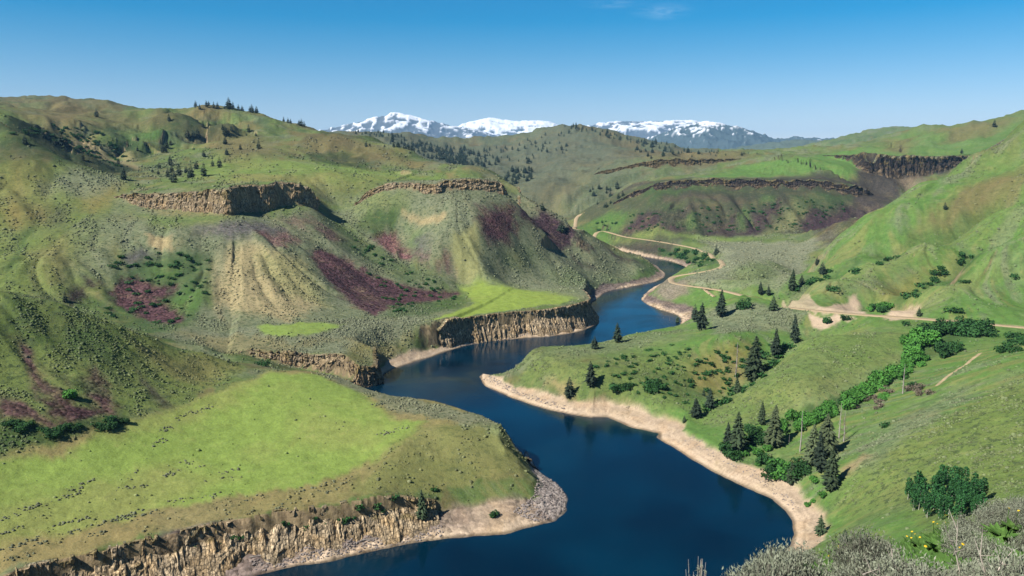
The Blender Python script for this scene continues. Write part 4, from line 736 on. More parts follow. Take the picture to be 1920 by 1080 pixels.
def tube(path, rad, sides=6):
    """tapered tube through points; returns co, quads"""
    P = np.array(path, float); n = len(P); co = []
    tg = np.gradient(P, axis=0); tg /= np.linalg.norm(tg, axis=1)[:, None] + 1e-9
    for k in range(n):
        a = np.cross(tg[k], (0.31, .94, .1)); a /= np.linalg.norm(a) + 1e-9; b = np.cross(tg[k], a)
        an = np.arange(sides) * 2 * np.pi / sides; co.append(P[k] + rad[k] * (np.cos(an)[:, None] * a + np.sin(an)[:, None] * b))
    i, j = np.meshgrid(np.arange(n - 1), np.arange(sides), indexing='ij'); i = i.ravel(); j = j.ravel(); j2 = (j + 1) % sides
    return np.concatenate(co), np.stack([i * sides + j, i * sides + j2, (i + 1) * sides + j2, (i + 1) * sides + j], -1)
class Bag:
    def __init__(s): s.co = []; s.f = {3: [], 4: []}; s.n = 0
    def add(s, co, f):
        f = np.asarray(f); s.co.append(np.asarray(co, float)); s.f[f.shape[1]].append(f + s.n); s.n += len(co)
    def mesh(s, name, m, sm=False):
        return mesh_np(name, np.concatenate(s.co), [np.concatenate(v) for v in s.f.values() if v], [m], sm)
def pine_meshes(seed, m=M_NEEDLE, levels=20, br=9, wid=.19, bare=.10, detail=1, gap=.12, ragged=.42):
    """a conifer one metre tall: trunk mesh and crown mesh"""
    r = np.random.RandomState(seed); lean = r.uniform(-.02, .02, 2)
    tz = np.linspace(-.02, .98, 7); tr = Bag(); tr.add(*tube([(lean[0] * z, lean[1] * z, z) for z in tz], .016 * (1.05 - tz), 6))
    cr = Bag()
    for l in range(levels):
        f = (l + r.uniform(-.3, .3)) / (levels - 1); f = min(max(f, 0), 1); z = bare + (1 - bare) * f
        prof = (1 - f) ** .72 * min(1, .5 + f * 2.4) * wid * (1 + .22 * math.sin(l * 2.1 + seed) * r.rand()); nb = max(4, int(br * (1 - .45 * f)))
        for k in range(nb):
            if r.rand() < gap: continue
            a = 2 * np.pi * (k + r.uniform(-.4, .4)) / nb + l * 1.1; L = prof * r.uniform(1 - ragged, 1.2) + .012; w = L * r.uniform(.32, .5) + .006
            d = np.array([math.cos(a), math.sin(a), 0]); s_ = np.array([-d[1], d[0], 0]); b0 = np.array([lean[0] * z, lean[1] * z, z])
            droop = r.uniform(.15, .45) * L; up = .012
            for q in range(detail + 1):
                tw = r.uniform(-.5, .5) if q else 0; s2 = s_ * math.cos(tw) + np.array([0, 0, 1]) * math.sin(tw); o = np.array([0, 0, -.012 * q])
                m1 = b0 + d * L * .45 + np.array([0, 0, up - droop * .25]) + o; tip = b0 + d * L * (1 - .12 * q) + np.array([0, 0, -droop]) + o
                cr.add([b0 + o, m1 + s2 * w * .55 - np.array([0, 0, .25 * w]), tip, m1 - s2 * w * .55 - np.array([0, 0, .25 * w]), m1 + np.array([0, 0, .18 * w])], [[0, 1, 4], [1, 2, 4], [2, 3, 4], [3, 0, 4]])
    cr.add(*(lambda c, f: (c, f))(np.array([(lean[0] - .01, lean[1], .95), (lean[0] + .01, lean[1], .95), (lean[0], lean[1] + .01, .95), (lean[0], lean[1], 1.02)]), np.array([[0, 1, 3], [1, 2, 3], [2, 0, 3]])))
    return tr.mesh('trunk', M_BARK, True), cr.mesh('crown', m)
PINES = {'pine': [pine_meshes(s, M_NEEDLE, 30, 11, w, .07, 1, .14) for s, w in ((1, .19), (2, .22), (3, .17))], 'pale': [pine_meshes(s, M_NEEDLE_PALE, 32, 13, w, .04, 1, .04) for s, w in ((4, .21), (5, .24))],
    'dark': [pine_meshes(s, M_NEEDLE_DARK, 28, 11, w, .12, 1, .2) for s, w in ((6, .2), (7, .24))], 'far': [pine_meshes(s, M_NEEDLE_DARK, 14, 9, w, .05, 1, .04, .25) for s, w in ((8, .30), (9, .36), (10, .27))], 'round': [pine_meshes(s, M_NEEDLE, 18, 10, w, .03, 1, .08, .35) for s, w in ((12, .34), (13, .4))]}
def thing(name, label, cat, loc, scale, rotz, parts, group=None):
    e = bpy.data.objects.new(name, None); C.objects.link(e); e.location = loc; e.scale = scale if isinstance(scale, tuple) else (scale,) * 3; e.rotation_euler = (0, 0, rotz); e.empty_display_size = .2
    e['label'] = label; e['category'] = cat
    if group: e['group'] = group
    for n, me in parts: link(n, me, e)
    return e
TREE_XY = []
def px_height(loc, hpx):
    d = loc[1] * CP + (loc[2] - CAM_Z) * -SP
    return hpx * d / FPX
def conifer(u, v, h, kind='pine', label='', group=None, wide=1.0, loc=None, name='pine_tree', cat='pine tree'):
    q = loc or hit(u, v, 150); H = px_height(q, h) * (1.22 if kind == 'far' else 1.06); ms = PINES[kind]; k = RS.randint(len(ms)); TREE_XY.append((q[0], q[1], H))
    t, c = ms[k]; w = H * wide * 1.15 * RS.uniform(.92, 1.1)
    return thing(name, label, cat, (q[0], q[1], q[2] - .25), (w, w, H), RS.uniform(0, 6.28), [('trunk', t), ('crown', c)], group)
# conifers one can tell apart, near and middle distance
for u, v, h, k, w, lab in [
    (792, 974, 56, 'pine', 1.1, 'lone dense conifer standing against the near left riverside cliff'),
    (1413, 712, 80, 'pine', 1.15, 'tallest dark pine above the river bend beside the bare grey snag'),
    (1490, 644, 54, 'dark', 1, 'slim dark pine with a bare lower trunk just below the sandy road cut'), (1453, 670, 54, 'dark', 1.1, 'dark leaning pine in the gully left of the slim bare-trunked pine'),
    (1351, 594, 50, 'dark', 1.3, 'broad dark pine on the sagebrush flat just below the road'), (1315, 619, 50, 'dark', 1.1, 'dark pointed pine on the far edge of the right peninsula'), (1303, 600, 26, 'far', 1.1, 'small pine half hidden behind the pointed pine on the peninsula'),
    (1158, 642, 36, 'dark', 1.2, 'dark pine rising from the peninsula edge against the blue water'), (1115, 654, 21, 'far', 1.3, 'short bushy pine at the peninsula edge against the water'), (1108, 725, 47, 'dark', 1.3, 'solitary dark pine in the middle of the grassy peninsula slope'), (1067, 743, 32, 'far', .9, 'thin sparse pine near the peninsula shore above the beach'), (1270, 607, 14, 'round', 1.1, 'small round pine on the peninsula crest beside grey snags'),
    (1382, 737, 30, 'pine', 1.2, 'short pine at the foot of the bare grey snag'), (1330, 766, 38, 'dark', 1.2, 'dark pine on the left of the spur crest above the beach'), (1305, 783, 37, 'dark', 1.5, 'broad dark pine at the spur end nearest the pale beach'), (1283, 792, 14, 'round', 1.1, 'small dark pine at the top edge of the pale beach'), (1319, 742, 14, 'round', 1.0, 'little pine on the dry orange slope above the spur pines'),
    (1428, 796, 44, 'pine', 1.2, 'upright pine rising behind the pair of larger shoreline pines'), (1450, 836, 76, 'pale', 1.05, 'large grey-green pine right of the shoreline thicket'), (1383, 848, 74, 'pine', 1.25, 'large broad pine on the left of the shoreline thicket'), (1365, 838, 46, 'dark', 1.2, 'dark pine leaning on the broad shoreline pine'),
    (1521, 872, 76, 'pale', 1.15, 'tall pale pine beside the bare white snag, left of the cluster'), (1549, 856, 80, 'pale', 1.2, 'yellow-green pine at the back of the gully mouth cluster'), (1557, 920, 82, 'pine', 1.15, 'dark green pine at the front of the gully mouth cluster'), (1537, 886, 74, 'dark', 1.0, 'dark pine in the middle of the gully mouth cluster'), (1483, 905, 40, 'round', .9, 'dark squat pine in the bright shrubs above the beach'),
    (1538, 1003, 40, 'round', 1.0, 'small rounded pine alone at the back of the sandy beach end'), (1583, 1020, 30, 'round', 1.1, 'low dark pine just behind the foreground sagebrush'),
    (1485, 544, 38, 'pine', 1.2, 'tall pine at the mouth of the gully above the road'), (1426, 553, 25, 'dark', 1.2, 'left pine of the pair beside the valley road'), (1441, 554, 19, 'dark', 1.2, 'right, shorter pine of the pair beside the valley road'), (1450, 583, 29, 'round', .9, 'bushy pine at the left end of the sandy road cut'), (1503, 533, 18, 'round', .9, 'small bushy pine in the gully behind the tall pine'), (1542, 513, 19, 'far', 1.3, 'dark pine higher up the gully between the two green spurs'), (1532, 496, 13, 'far', 1.3, 'tiny pine highest in the gully between the two green spurs'),
    (1343, 478, 15, 'far', 1.2, 'lone small pine on the pale flat beside the road bend'), (1723, 592, 16, 'round', .9, 'small pine at the right end of the second sandy road cut'), (1772, 393, 13, 'far', 1.1, 'dark little pine by the brown patch on the steep green slope'), (1803, 288, 9, 'far', 1.1, 'tiny pine on the skyline of the steep green spur'), (1864, 238, 12, 'far', 1.2, 'single pine on the brown ridge at the upper right'), (122, 566, 17, 'far', 1.2, 'dark pine in the shadowed valley behind the near left hill'),
    (1157, 354, 14, 'far', 1.2, 'small pine on the far valley slope left of the right mesa'), (1017, 394, 13, 'far', 1.1, 'tiny pine at the foot of the hill behind the middle mesa'), (1053, 434, 18, 'far', 1.4, 'dark pine on the right edge of the middle mesa slope'),
    (232, 337, 22, 'dark', 1.4, 'large dark pine on the saddle left of the near mesa'), (326, 342, 22, 'far', 1.2, 'front pine of the grove on the shelf above the near mesa'), (496, 0, 0, None, 0, '')]:
    if k: conifer(u, v, h, k, lab, None, w)
HILL = [(181, 219, 13), (317, 227, 12), (381, 239, 10), (352, 258, 14), (363, 258, 13), (371, 257, 16), (418, 243, 9), (422, 253, 15), (428, 252, 10), (434, 246, 11), (466, 248, 13), (480, 255, 6), (422, 270, 13), (425, 290, 11), (451, 281, 10), (485, 279, 14), (305, 286, 15), (313, 277, 13), (320, 272, 10), (310, 284, 12), (80, 258, 13), (47, 270, 16), (115, 272, 22), (125, 275, 14), (156, 300, 12), (222, 308, 10), (258, 283, 9), (210, 283, 8), (190, 280, 10)]
for u, v, h in HILL: conifer(u, v, h, 'far', 'small dark pine scattered on the big left hill below its skyline', 'pines on the big left hill', 1.1)
SHELF = [(382, 294, 12), (399, 312, 11), (412, 314, 17), (368, 317, 14), (382, 330, 22), (358, 333, 21), (349, 324, 11), (353, 334, 8), (336, 330, 19), (322, 322, 11), (315, 332, 15), (299, 317, 12), (297, 327, 8), (320, 310, 17), (286, 323, 8)]
for u, v, h in SHELF: conifer(u, v, h, 'far', 'small pine in the grove on the grassy shelf above the near mesa cliff', 'pines on the shelf above the near mesa', 1.1)
SKYL = [(373, 211, 10), (380, 210, 8), (393, 214, 9), (397, 215, 7), (406, 219, 10), (413, 221, 10), (426, 226, 5), (434, 222, 17), (442, 228, 10), (452, 231, 10), (459, 232, 9), (473, 240, 8), (477, 243, 12), (485, 244, 10), (535, 249, 9), (543, 248, 8), (548, 247, 7), (564, 247, 8), (568, 247, 11), (573, 247, 8)]
def skyline(u):
    x, y, k = ray(u, 300); th = math.atan2(x, y); z = height(math.sin(th) * RR, math.cos(th) * RR); m = (RR > 900) & (RR < 2600); i = int(np.argmax(np.where(m, (z - CAM_Z) / RR, -9))); i = max(i - 2, 0); return (math.sin(th) * RR[i], math.cos(th) * RR[i], z[i])
for u, v, h in SKYL: conifer(u, v + 2, h + 1, 'far', 'tiny pine standing on the left skyline ridge against the sky', 'pines along the left skyline', 1.05, skyline(u))
def in_img(poly, n):
    P = np.array(poly, float); out = []; lo, hi = P.min(0), P.max(0)
    while len(out) < n:
        c = RS.uniform(lo, hi, (200, 2)); out += [tuple(q) for q in c[in_poly(c[:, 0], c[:, 1], poly)]]
    return out[:n]
FOREST = []
for poly, n, h0, h1 in [([(690, 250), (720, 246), (800, 268), (880, 282), (940, 300), (925, 332), (890, 320), (800, 295), (730, 275)], 150, 5, 10), ([(790, 275), (900, 290), (920, 335), (860, 318), (820, 300)], 70, 6, 11), ([(940, 335), (965, 318), (1005, 312), (1000, 335), (970, 350), (950, 348)], 45, 6, 11), ([(900, 285), (1000, 258), (1075, 240), (1060, 290), (980, 310), (930, 305)], 60, 5, 9), ([(1050, 236), (1090, 236), (1150, 252), (1190, 265), (1150, 262), (1080, 246)], 40, 5, 9), ([(1180, 262), (1260, 272), (1300, 288), (1220, 298), (1190, 285)], 40, 5, 11), ([(640, 248), (700, 246), (760, 254), (760, 262), (690, 256)], 25, 5, 8), ([(1090, 360), (1160, 345), (1190, 360), (1130, 395)], 14, 5, 10), ([(1290, 283), (1440, 288), (1440, 292), (1290, 296)], 18, 4, 7), ([(660, 265), (780, 300), (760, 305), (660, 285)], 8, 5, 9)]:
    for u, v in in_img(poly, n):
        q = hit(u, v, 1400)
        if q[1] > 900: FOREST.append((q, RS.uniform(h0, h1)))
FOREST.sort(key=lambda f: f[0][1] - 300 * f[1])
for q, h in FOREST[:190]: conifer(0, 0, h, 'far', 'tiny dark pine among the scattered forest on the far central hills', 'pines on the far central hills', 1.15, q)
bag = Bag()
fm = PINES['far'][0][1]; fco = np.empty(len(fm.vertices) * 3); fm.vertices.foreach_get('co', fco); fco = fco.reshape(-1, 3); ff = np.array([list(p.vertices) for p in fm.polygons])
for q, h in FOREST[190:]:
    H = px_height(q, h); a = RS.uniform(0, 6.28); R_ = np.array([[math.cos(a), -math.sin(a), 0], [math.sin(a), math.cos(a), 0], [0, 0, 1]]); bag.add(fco @ R_.T * (H * 1.1, H * 1.1, H) + np.array(q) - (0, 0, .3), ff)
link('distant_forest', bag.mesh('distant_forest', M_NEEDLE_DARK), kind='stuff')

# bare dead trees
def snag_meshes(seed, limbs=16, bushy=False):
    r = np.random.RandomState(seed); z = np.linspace(-.02, 1, 9); off = np.cumsum(r.uniform(-.006, .006, (9, 2)), axis=0)
    tr = Bag(); tr.add(*tube(np.column_stack([off, z]), .017 * (1.08 - z) + .002, 6)); lb = Bag()
    for k in range(limbs):
        f = r.uniform(.15, .95); a = r.uniform(0, 6.28); L = (.16 if bushy else .07) * (1.15 - f) * r.uniform(.5, 1.2); b = np.array([np.interp(f, z, off[:, 0]), np.interp(f, z, off[:, 1]), f]); d = np.array([math.cos(a), math.sin(a), r.uniform(-.4, .2)])
        lb.add(*tube([b, b + d * L * .5, b + d * L + np.array([0, 0, -.02])], [.004, .003, .0015], 4))
    return tr.mesh('trunk', M_SNAG, True), lb.mesh('limbs', M_TWIG if bushy else M_SNAG, True)
SN = [snag_meshes(1), snag_meshes(2, 22), snag_meshes(3, 90, True), snag_meshes(4, 70, True)]
for u, v, h, k, lab in [(1500, 846, 80, 0, 'tall bare white snag left of the pine cluster at the gully mouth'), (1573, 822, 70, 1, 'bare grey snag behind the pine cluster, left of the reddish dead tree'), (1582, 828, 60, 2, 'dead tree with reddish twiggy branches right of the pine cluster'), (1693, 738, 58, 1, 'lone bare snag on the slope right of the bright green gully shrubs'), (1379, 708, 68, 3, 'dead pine with drooping bare branches beside the tallest dark pine'), (1243, 613, 20, 3, 'left grey dead pine on the peninsula crest against the water'), (1255, 611, 17, 3, 'right grey dead pine on the peninsula crest against the water'), (1479, 832, 20, 0, 'short pale stump snag behind the bright shoreline shrubs')]:
    q = hit(u, v, 150); H = px_height(q, h); thing('dead_tree', lab, 'dead tree', (q[0], q[1], q[2] - .2), (H, H, H), RS.uniform(0, 6.28), [('trunk', SN[k][0]), ('limb', SN[k][1])])

# leafy shrubs
def shrub_mesh(seed, m, n=620, flat=.8, leaf=.085, lobes=7):
    r = np.random.RandomState(seed); b = Bag(); cs = np.column_stack([r.uniform(-.55, .55, lobes), r.uniform(-.55, .55, lobes), r.uniform(.25, .72, lobes) * flat]); rr = r.uniform(.26, .46, lobes)
    k = r.randint(lobes, size=n); d = r.normal(size=(n, 3)); d /= np.linalg.norm(d, axis=1)[:, None]; c = cs[k] + d * (rr[k] * r.uniform(.55, 1.08, n))[:, None]; c[:, 2] = np.maximum(c[:, 2], .02)
    nrm = d + r.normal(size=(n, 3)) * .45 + (0, 0, .35); nrm /= np.linalg.norm(nrm, axis=1)[:, None]; t1 = np.cross(nrm, r.normal(size=(n, 3))); t1 /= np.linalg.norm(t1, axis=1)[:, None]; t2 = np.cross(nrm, t1); s = leaf * r.uniform(.7, 1.5, n)[:, None]
    co = np.stack([c - t1 * s, c - t2 * s * .7 + nrm * s * .2, c + t1 * s, c + t2 * s * .7 - nrm * s * .1], 1).reshape(-1, 3); b.add(co, np.arange(n * 4).reshape(n, 4))
    st = Bag()
    for q in range(5): st.add(*tube([(0, 0, -.05), cs[q] * (.4, .4, .5), cs[q]], [.03, .022, .012], 5))
    return st.mesh('stem', M_BARK, True), b.mesh('foliage', m)
SHR = {'bright': [shrub_mesh(s, M_LEAF) for s in (1, 2, 3)], 'dark': [shrub_mesh(s, M_LEAFD) for s in (4, 5)], 'low': [shrub_mesh(s, M_LEAFD, 260, .6, .1) for s in (6, 7)]}
M_DRYLEAF = leafmat('grey_brown_shrub_leaves', (.10, .085, .06), (.17, .14, .10)); SHR['dry'] = [shrub_mesh(s, M_DRYLEAF, 300) for s in (8, 9)]
def shrub(u, v, wpx, kind, label, group=None, tall=1.0, name='shrub', loc=None, rmin=150):
    q = loc or hit(u, v, rmin); Wd = px_height(q, wpx) / 1.35; st, fo = SHR[kind][RS.randint(len(SHR[kind]))]
    return thing(name, label, 'shrub', (q[0], q[1], q[2] - .1), (Wd, Wd, Wd * tall), RS.uniform(0, 6.28), [('stem', st), ('foliage', fo)], group)
COVER = []
def cover(u, v, wpx, kind, label='', group=None, tall=1.0):
    q = hit(u, v, 150); COVER.append((q, px_height(q, wpx) / 1.35, kind, tall))
def along(pts, n, jx, jy):
    P = np.array(pts, float); s = np.concatenate([[0], np.cumsum(np.linalg.norm(np.diff(P, axis=0), axis=1))]); t = np.sort(RS.uniform(0, s[-1], n))
    return [(np.interp(q, s, P[:, 0]) + RS.uniform(-jx, jx), np.interp(q, s, P[:, 1]) + RS.uniform(-jy, jy)) for q in t]
for u, v in along([(1475, 800), (1530, 785), (1590, 757), (1640, 725), (1700, 690), (1735, 665)], 84, 11, 9): shrub(u, v, RS.uniform(14, 31), 'bright' if RS.rand() < .9 else 'dark', 'bright green leafy shrub in the long thicket filling the right-hand gully', 'bright shrubs filling the gully', 1.1)
for u, v in along([(1690, 685), (1720, 655), (1735, 640)], 14, 14, 14): shrub(u, v, RS.uniform(26, 38), 'bright', 'large bright green bush at the upper end of the gully thicket', 'large bushes at the gully top', 1.15)
for u, v in along([(1730, 635), (1770, 622), (1810, 628), (1850, 622)], 20, 12, 8): shrub(u, v, RS.uniform(22, 36), 'dark', 'dark green bush crowded below the road at the gully head', 'dark bushes below the road', 1.1)
for u, v in [(1775, 668), (1785, 660), (1765, 662)]: shrub(u, v, 30, 'dark', 'dark green bush on the right of the gully, apart from the thicket', 'bushes right of the gully', 1.2)
for u, v in along([(1870, 660), (1920, 640)], 12, 20, 14): shrub(u, v, RS.uniform(18, 30), 'low', 'low dark brush on the slope at the right edge below the road', 'dark brush at the right edge', .9)
for u, v in along([(1355, 850), (1375, 855)], 7, 16, 9): shrub(u, v, RS.uniform(20, 30), 'dark', 'dark green bush under the broad shoreline pine', 'bushes under the shoreline pines', 1.1)
for u, v in along([(1410, 815), (1425, 830)], 6, 14, 12): shrub(u, v, RS.uniform(22, 32), 'dark', 'dark green bush between the two large shoreline pines', 'bushes between the shoreline pines', 1.1)
for u, v in along([(1400, 850), (1430, 848)], 6, 14, 8): shrub(u, v, RS.uniform(14, 22), 'bright', 'low bright bush beneath the grey-green shoreline pine', 'low bright bushes at the shoreline', .8)
for u, v in along([(1440, 880), (1465, 885), (1490, 890), (1500, 870)], 16, 12, 14): shrub(u, v, RS.uniform(22, 34), 'bright' if RS.rand() < .4 else 'dark', 'leafy green bush in the thicket below the white snag above the beach', 'thicket below the white snag', 1.1)
for u, v in [(1512, 950), (1525, 943), (1545, 930), (1530, 902), (1421, 874)]: shrub(u, v, RS.uniform(14, 22), 'bright', 'small green bush growing on the sandy gully mouth by the beach', 'small bushes on the sand', .8)
for u, v in along([(1590, 760), (1640, 760), (1680, 720)], 16, 14, 10): shrub(u, v, RS.uniform(12, 20), 'dry' if RS.rand() < .6 else 'bright', 'scrubby bush on the slope beside the gully thicket', 'scrub beside the gully thicket', .8)
for u, v in along([(1700, 730), (1740, 738)], 5, 10, 6): shrub(u, v, RS.uniform(16, 24), 'dry' if RS.rand() < .6 else 'dark', 'grey-brown bush near the lone bare snag on the slope', 'bushes by the lone snag', .8)
for u, v, w in [(1550, 607, 18), (1585, 601, 15)]: shrub(u, v, w, 'dark', 'dark bush on the bare sandy bank below the road cut', 'bushes on the sandy bank', 1.2)
for u, v in along([(1625, 583), (1660, 580), (1655, 575)], 9, 8, 6): shrub(u, v, RS.uniform(12, 20), 'dark' if RS.rand() < .6 else 'bright', 'green bush in the hollow between the two sandy road cuts', 'bushes between the road cuts', 1.2)
shrub(1395, 577, 22, 'dark', 'dark bush on the sagebrush flat below the valley road', None, 1.3); shrub(495, 686, 22, 'dark', 'dark green bush where the trail crosses the head of the ravine', None, .9); shrub(929, 967, 20, 'dark', 'dark green bush on the pale sand of the near point', None, .8)
shrub(137, 748, 32, 'bright', 'round green bush between the purple scree streaks on the near left hill', None, .9)
for u, v, w in [(1160, 735, 30), (1175, 728, 22), (1150, 730, 20)]: shrub(u, v, w, 'dark', 'dark leafy bush in the left clump low on the peninsula', 'left bush clump on the peninsula', .9)
for u, v, w in [(1215, 728, 26), (1230, 725, 28), (1240, 730, 22), (1222, 735, 20)]: shrub(u, v, w, 'dark', 'dark leafy bush in the right clump low on the peninsula', 'right bush clump on the peninsula', .9)
for u, v in in_img([(1100, 690), (1260, 640), (1300, 660), (1290, 760), (1200, 740), (1120, 720)], 70): cover(u, v, RS.uniform(6, 13), 'low', 'small dark bush dotted over the grassy peninsula slope', 'small bushes on the peninsula', .8)
for u, v in in_img([(1300, 665), (1420, 640), (1460, 640), (1420, 700), (1330, 750), (1290, 740)], 60): cover(u, v, RS.uniform(7, 15), 'low', 'small dark bush dotted over the dry orange slope above the spur', 'small bushes on the dry orange slope', .9)
for u, v in along([(1320, 770), (1370, 745), (1420, 712), (1470, 660), (1510, 625)], 26, 7, 6): cover(u, v, RS.uniform(12, 22), 'low', 'dark bush in the hollow behind the grassy spur', 'bushes behind the spur', .9)
for u, v in along([(20, 800), (110, 812), (200, 800), (228, 785)], 24, 12, 8): shrub(u, v, RS.uniform(14, 24), 'dark', 'dark green bush along the foot of the near left hill', 'bushes along the foot of the left hill', .8)
for u, v in in_img([(1240, 472), (1300, 470), (1345, 492), (1330, 504), (1300, 498)], 26): cover(u, v, RS.uniform(7, 12), 'dark', 'dark riverside bush inside the far road bend', 'bushes inside the far road bend', 1.2)
for u, v in in_img([(240, 1060), (620, 960), (860, 905), (860, 930), (640, 985), (300, 1060)], 30): cover(u, v, RS.uniform(8, 17), 'low', 'dark green bush clinging to the near left riverside cliff', 'bushes on the near left cliff', 1.1)
for u, v in along([(1590, 520), (1690, 480)], 8, 8, 5) + along([(1490, 545), (1560, 510)], 12, 10, 5): cover(u, v, RS.uniform(8, 16), 'low', 'dark bush in the hollow between the two rear green spurs', 'bushes between the rear spurs', .9)
for u, v in along([(1690, 568), (1750, 525), (1820, 475)], 16, 8, 5): cover(u, v, RS.uniform(8, 18), 'low', 'dark bush in the hollow between the two front green spurs', 'bushes between the front spurs', .9)
for u, v in in_img([(205, 480), (330, 470), (395, 485), (395, 570), (350, 612), (280, 626), (200, 590)], 60): cover(u, v, RS.uniform(7, 14), 'dark', 'green bush around the left purple scree below the near mesa', 'bushes around the left purple scree', .7)
for u, v in in_img([(1090, 422), (1190, 400), (1300, 390), (1580, 370), (1590, 410), (1480, 432), (1300, 436), (1120, 434)], 170): cover(u, v, RS.uniform(3, 7), 'dark', 'green bush on the purple talus below the right mesa', 'bushes on the talus below the right mesa', .8)
for u, v in in_img([(10, 250), (90, 260), (240, 322), (250, 300), (200, 250), (100, 235)], 110): cover(u, v, RS.uniform(4, 9), 'dark', 'dark brush in the shadowed gully at the upper left', 'brush in the upper left gully', .9)
for u, v in in_img([(640, 430), (700, 465), (790, 510), (860, 560), (740, 590), (680, 500)], 60): cover(u, v, RS.uniform(5, 11), 'dark', 'green bush around the right purple scree below the near mesa', 'bushes around the right purple scree', .8)
for u, v in [(1660, 800), (1765, 505), (1755, 515), (1810, 530), (1790, 585), (1700, 610), (1900, 520), (1560, 545)]: shrub(u, v, RS.uniform(14, 26), 'low', 'scattered dark bush on the open green right-hand slopes', 'scattered bushes on the right slopes', .8)

_b = {}
for q, w, kind, tall in COVER:
    fo = SHR[kind][RS.randint(len(SHR[kind]))][1]
    if fo.name not in _b:
        c_ = np.empty(len(fo.vertices) * 3); fo.vertices.foreach_get('co', c_); _b[fo.name] = c_.reshape(-1, 4, 3)[::3].reshape(-1, 3)
    c_ = _b[fo.name]; a = RS.uniform(0, 6.28); R_ = np.array([[math.cos(a), -math.sin(a), 0], [math.sin(a), math.cos(a), 0], [0, 0, 1]]); k_ = kind
    if ('bag', k_) not in _b: _b[('bag', k_)] = Bag()
    c4 = c_.reshape(-1, 4, 3); c4 = c4.mean(1, keepdims=True) + (c4 - c4.mean(1, keepdims=True)) * 1.6
    _b[('bag', k_)].add(c4.reshape(-1, 3) @ R_.T * (w, w, w * tall) + np.array(q) - (0, 0, .1), np.arange(len(c_)).reshape(-1, 4))
for k_ in ('dark', 'low'): link('shrub_cover', _b[('bag', k_)].mesh('shrub_cover', M_LEAFD), kind='stuff')

# the aspen grove
def aspen_meshes(seed):
    r = np.random.RandomState(seed); st = Bag(); fo = Bag(); z = np.linspace(-.03, .95, 6); off = np.cumsum(r.uniform(-.012, .012, (6, 2)), axis=0); st.add(*tube(np.column_stack([off, z]), .014 * (1.1 - z), 5))
    n = 300; f = r.beta(1.6, 1.2, n) * .82 + .2; rad = .17 * np.sqrt(np.clip(1 - ((f - .55) / .5) ** 2, .05, 1)); a = r.uniform(0, 6.28, n); q = np.sqrt(r.uniform(.05, 1, n)) * rad
    c = np.column_stack([np.cos(a) * q, np.sin(a) * q, f]); nrm = r.normal(size=(n, 3)); nrm /= np.linalg.norm(nrm, axis=1)[:, None]; t1 = np.cross(nrm, r.normal(size=(n, 3))); t1 /= np.linalg.norm(t1, axis=1)[:, None]; t2 = np.cross(nrm, t1); s = .03 * r.uniform(.7, 1.5, n)[:, None]
    fo.add(np.stack([c - t1 * s, c - t2 * s, c + t1 * s, c + t2 * s], 1).reshape(-1, 3), np.arange(n * 4).reshape(n, 4)); return st.mesh('trunk', M_ABARK, True), fo.mesh('crown', M_ASPEN)
ASP = [aspen_meshes(s) for s in (1, 2, 3)]
for u, v in in_img([(1735, 975), (1745, 920), (1780, 905), (1830, 925), (1862, 945), (1850, 962), (1790, 978)], 74) + in_img([(1690, 935), (1725, 915), (1745, 960), (1715, 965)], 16):
    q = hit(u, v, 120); H = px_height(q, RS.uniform(26, 50)); t_, c_ = ASP[RS.randint(3)]
    thing('aspen_tree', 'slender green aspen in the dense grove at the lower right', 'aspen tree', (q[0], q[1], q[2] - .2), (H, H, H), RS.uniform(0, 6.28), [('trunk', t_), ('crown', c_)], 'aspens in the grove')

# ------------------------------------------------------------------ sagebrush over the hills: ground cover nobody could count
cellA = np.gradient(RR)[:, None] * (RR[:, None] * np.gradient(TH)[None, :])
rb = np.maximum(.48, RG * .00095); vis = (RG > 120) & (RG < 1500) & (np.abs(LT) < .66) & (GZ > 1.2)
clump = smooth(-.1, .4, fbm(GX / (RG * .012 + 3), GY / (RG * .012 + 3), 4, 401, .6) + .25 * STR2)
lam = np.where(vis, SAGE ** 1.6 * (.03 + clump) * .34 / rb ** 2, 0) * cellA
cnt = RS.poisson(np.clip(lam, 0, 6)); ci, cj = np.nonzero(cnt); rep_ = cnt[ci, cj]; ci = np.repeat(ci, rep_); cj = np.repeat(cj, rep_)
# lines and clumps of sage on the meadow
EX = []
for L, n in [([(30, 958), (80, 946), (155, 922)], 42), ([(120, 920), (160, 912)], 10), ([(140, 912), (185, 895)], 14), ([(115, 1005), (180, 985), (265, 958)], 46), ([(0, 1000), (40, 988)], 14), ([(0, 1035), (30, 1025), (80, 1005)], 30), ([(305, 893), (390, 872)], 26), ([(220, 918), (275, 910)], 18), ([(310, 943), (420, 925)], 26), ([(215, 975), (320, 955)], 34), ([(330, 785), (375, 770), (410, 757)], 46), ([(300, 808), (325, 800)], 18), ([(275, 838), (310, 825)], 18), ([(100, 985), (165, 970)], 26), ([(165, 1005), (200, 998)], 12), ([(340, 865), (365, 868)], 10), ([(405, 888), (445, 882)], 12), ([(450, 940), (490, 930)], 12), ([(510, 955), (530, 948)], 8), ([(700, 760), (740, 750), (760, 775)], 50), ([(750, 755), (830, 770), (800, 785)], 60), ([(710, 815), (770, 800)], 30), ([(240, 900), (260, 880)], 6), ([(380, 905), (460, 890)], 10), ([(600, 780), (680, 820)], 4), ([(0, 975), (35, 965)], 12), ([(60, 1025), (90, 1012)], 10), ([(0, 1052), (60, 1040)], 18), ([(560, 920), (640, 900)], 12), ([(600, 925), (640, 915)], 10)]:
    EX += along(L, n, 5, 3.5)
ex = np.array([hit(u, v, 150) for u, v in EX]); exr = RS.uniform(.22, .7, len(ex))
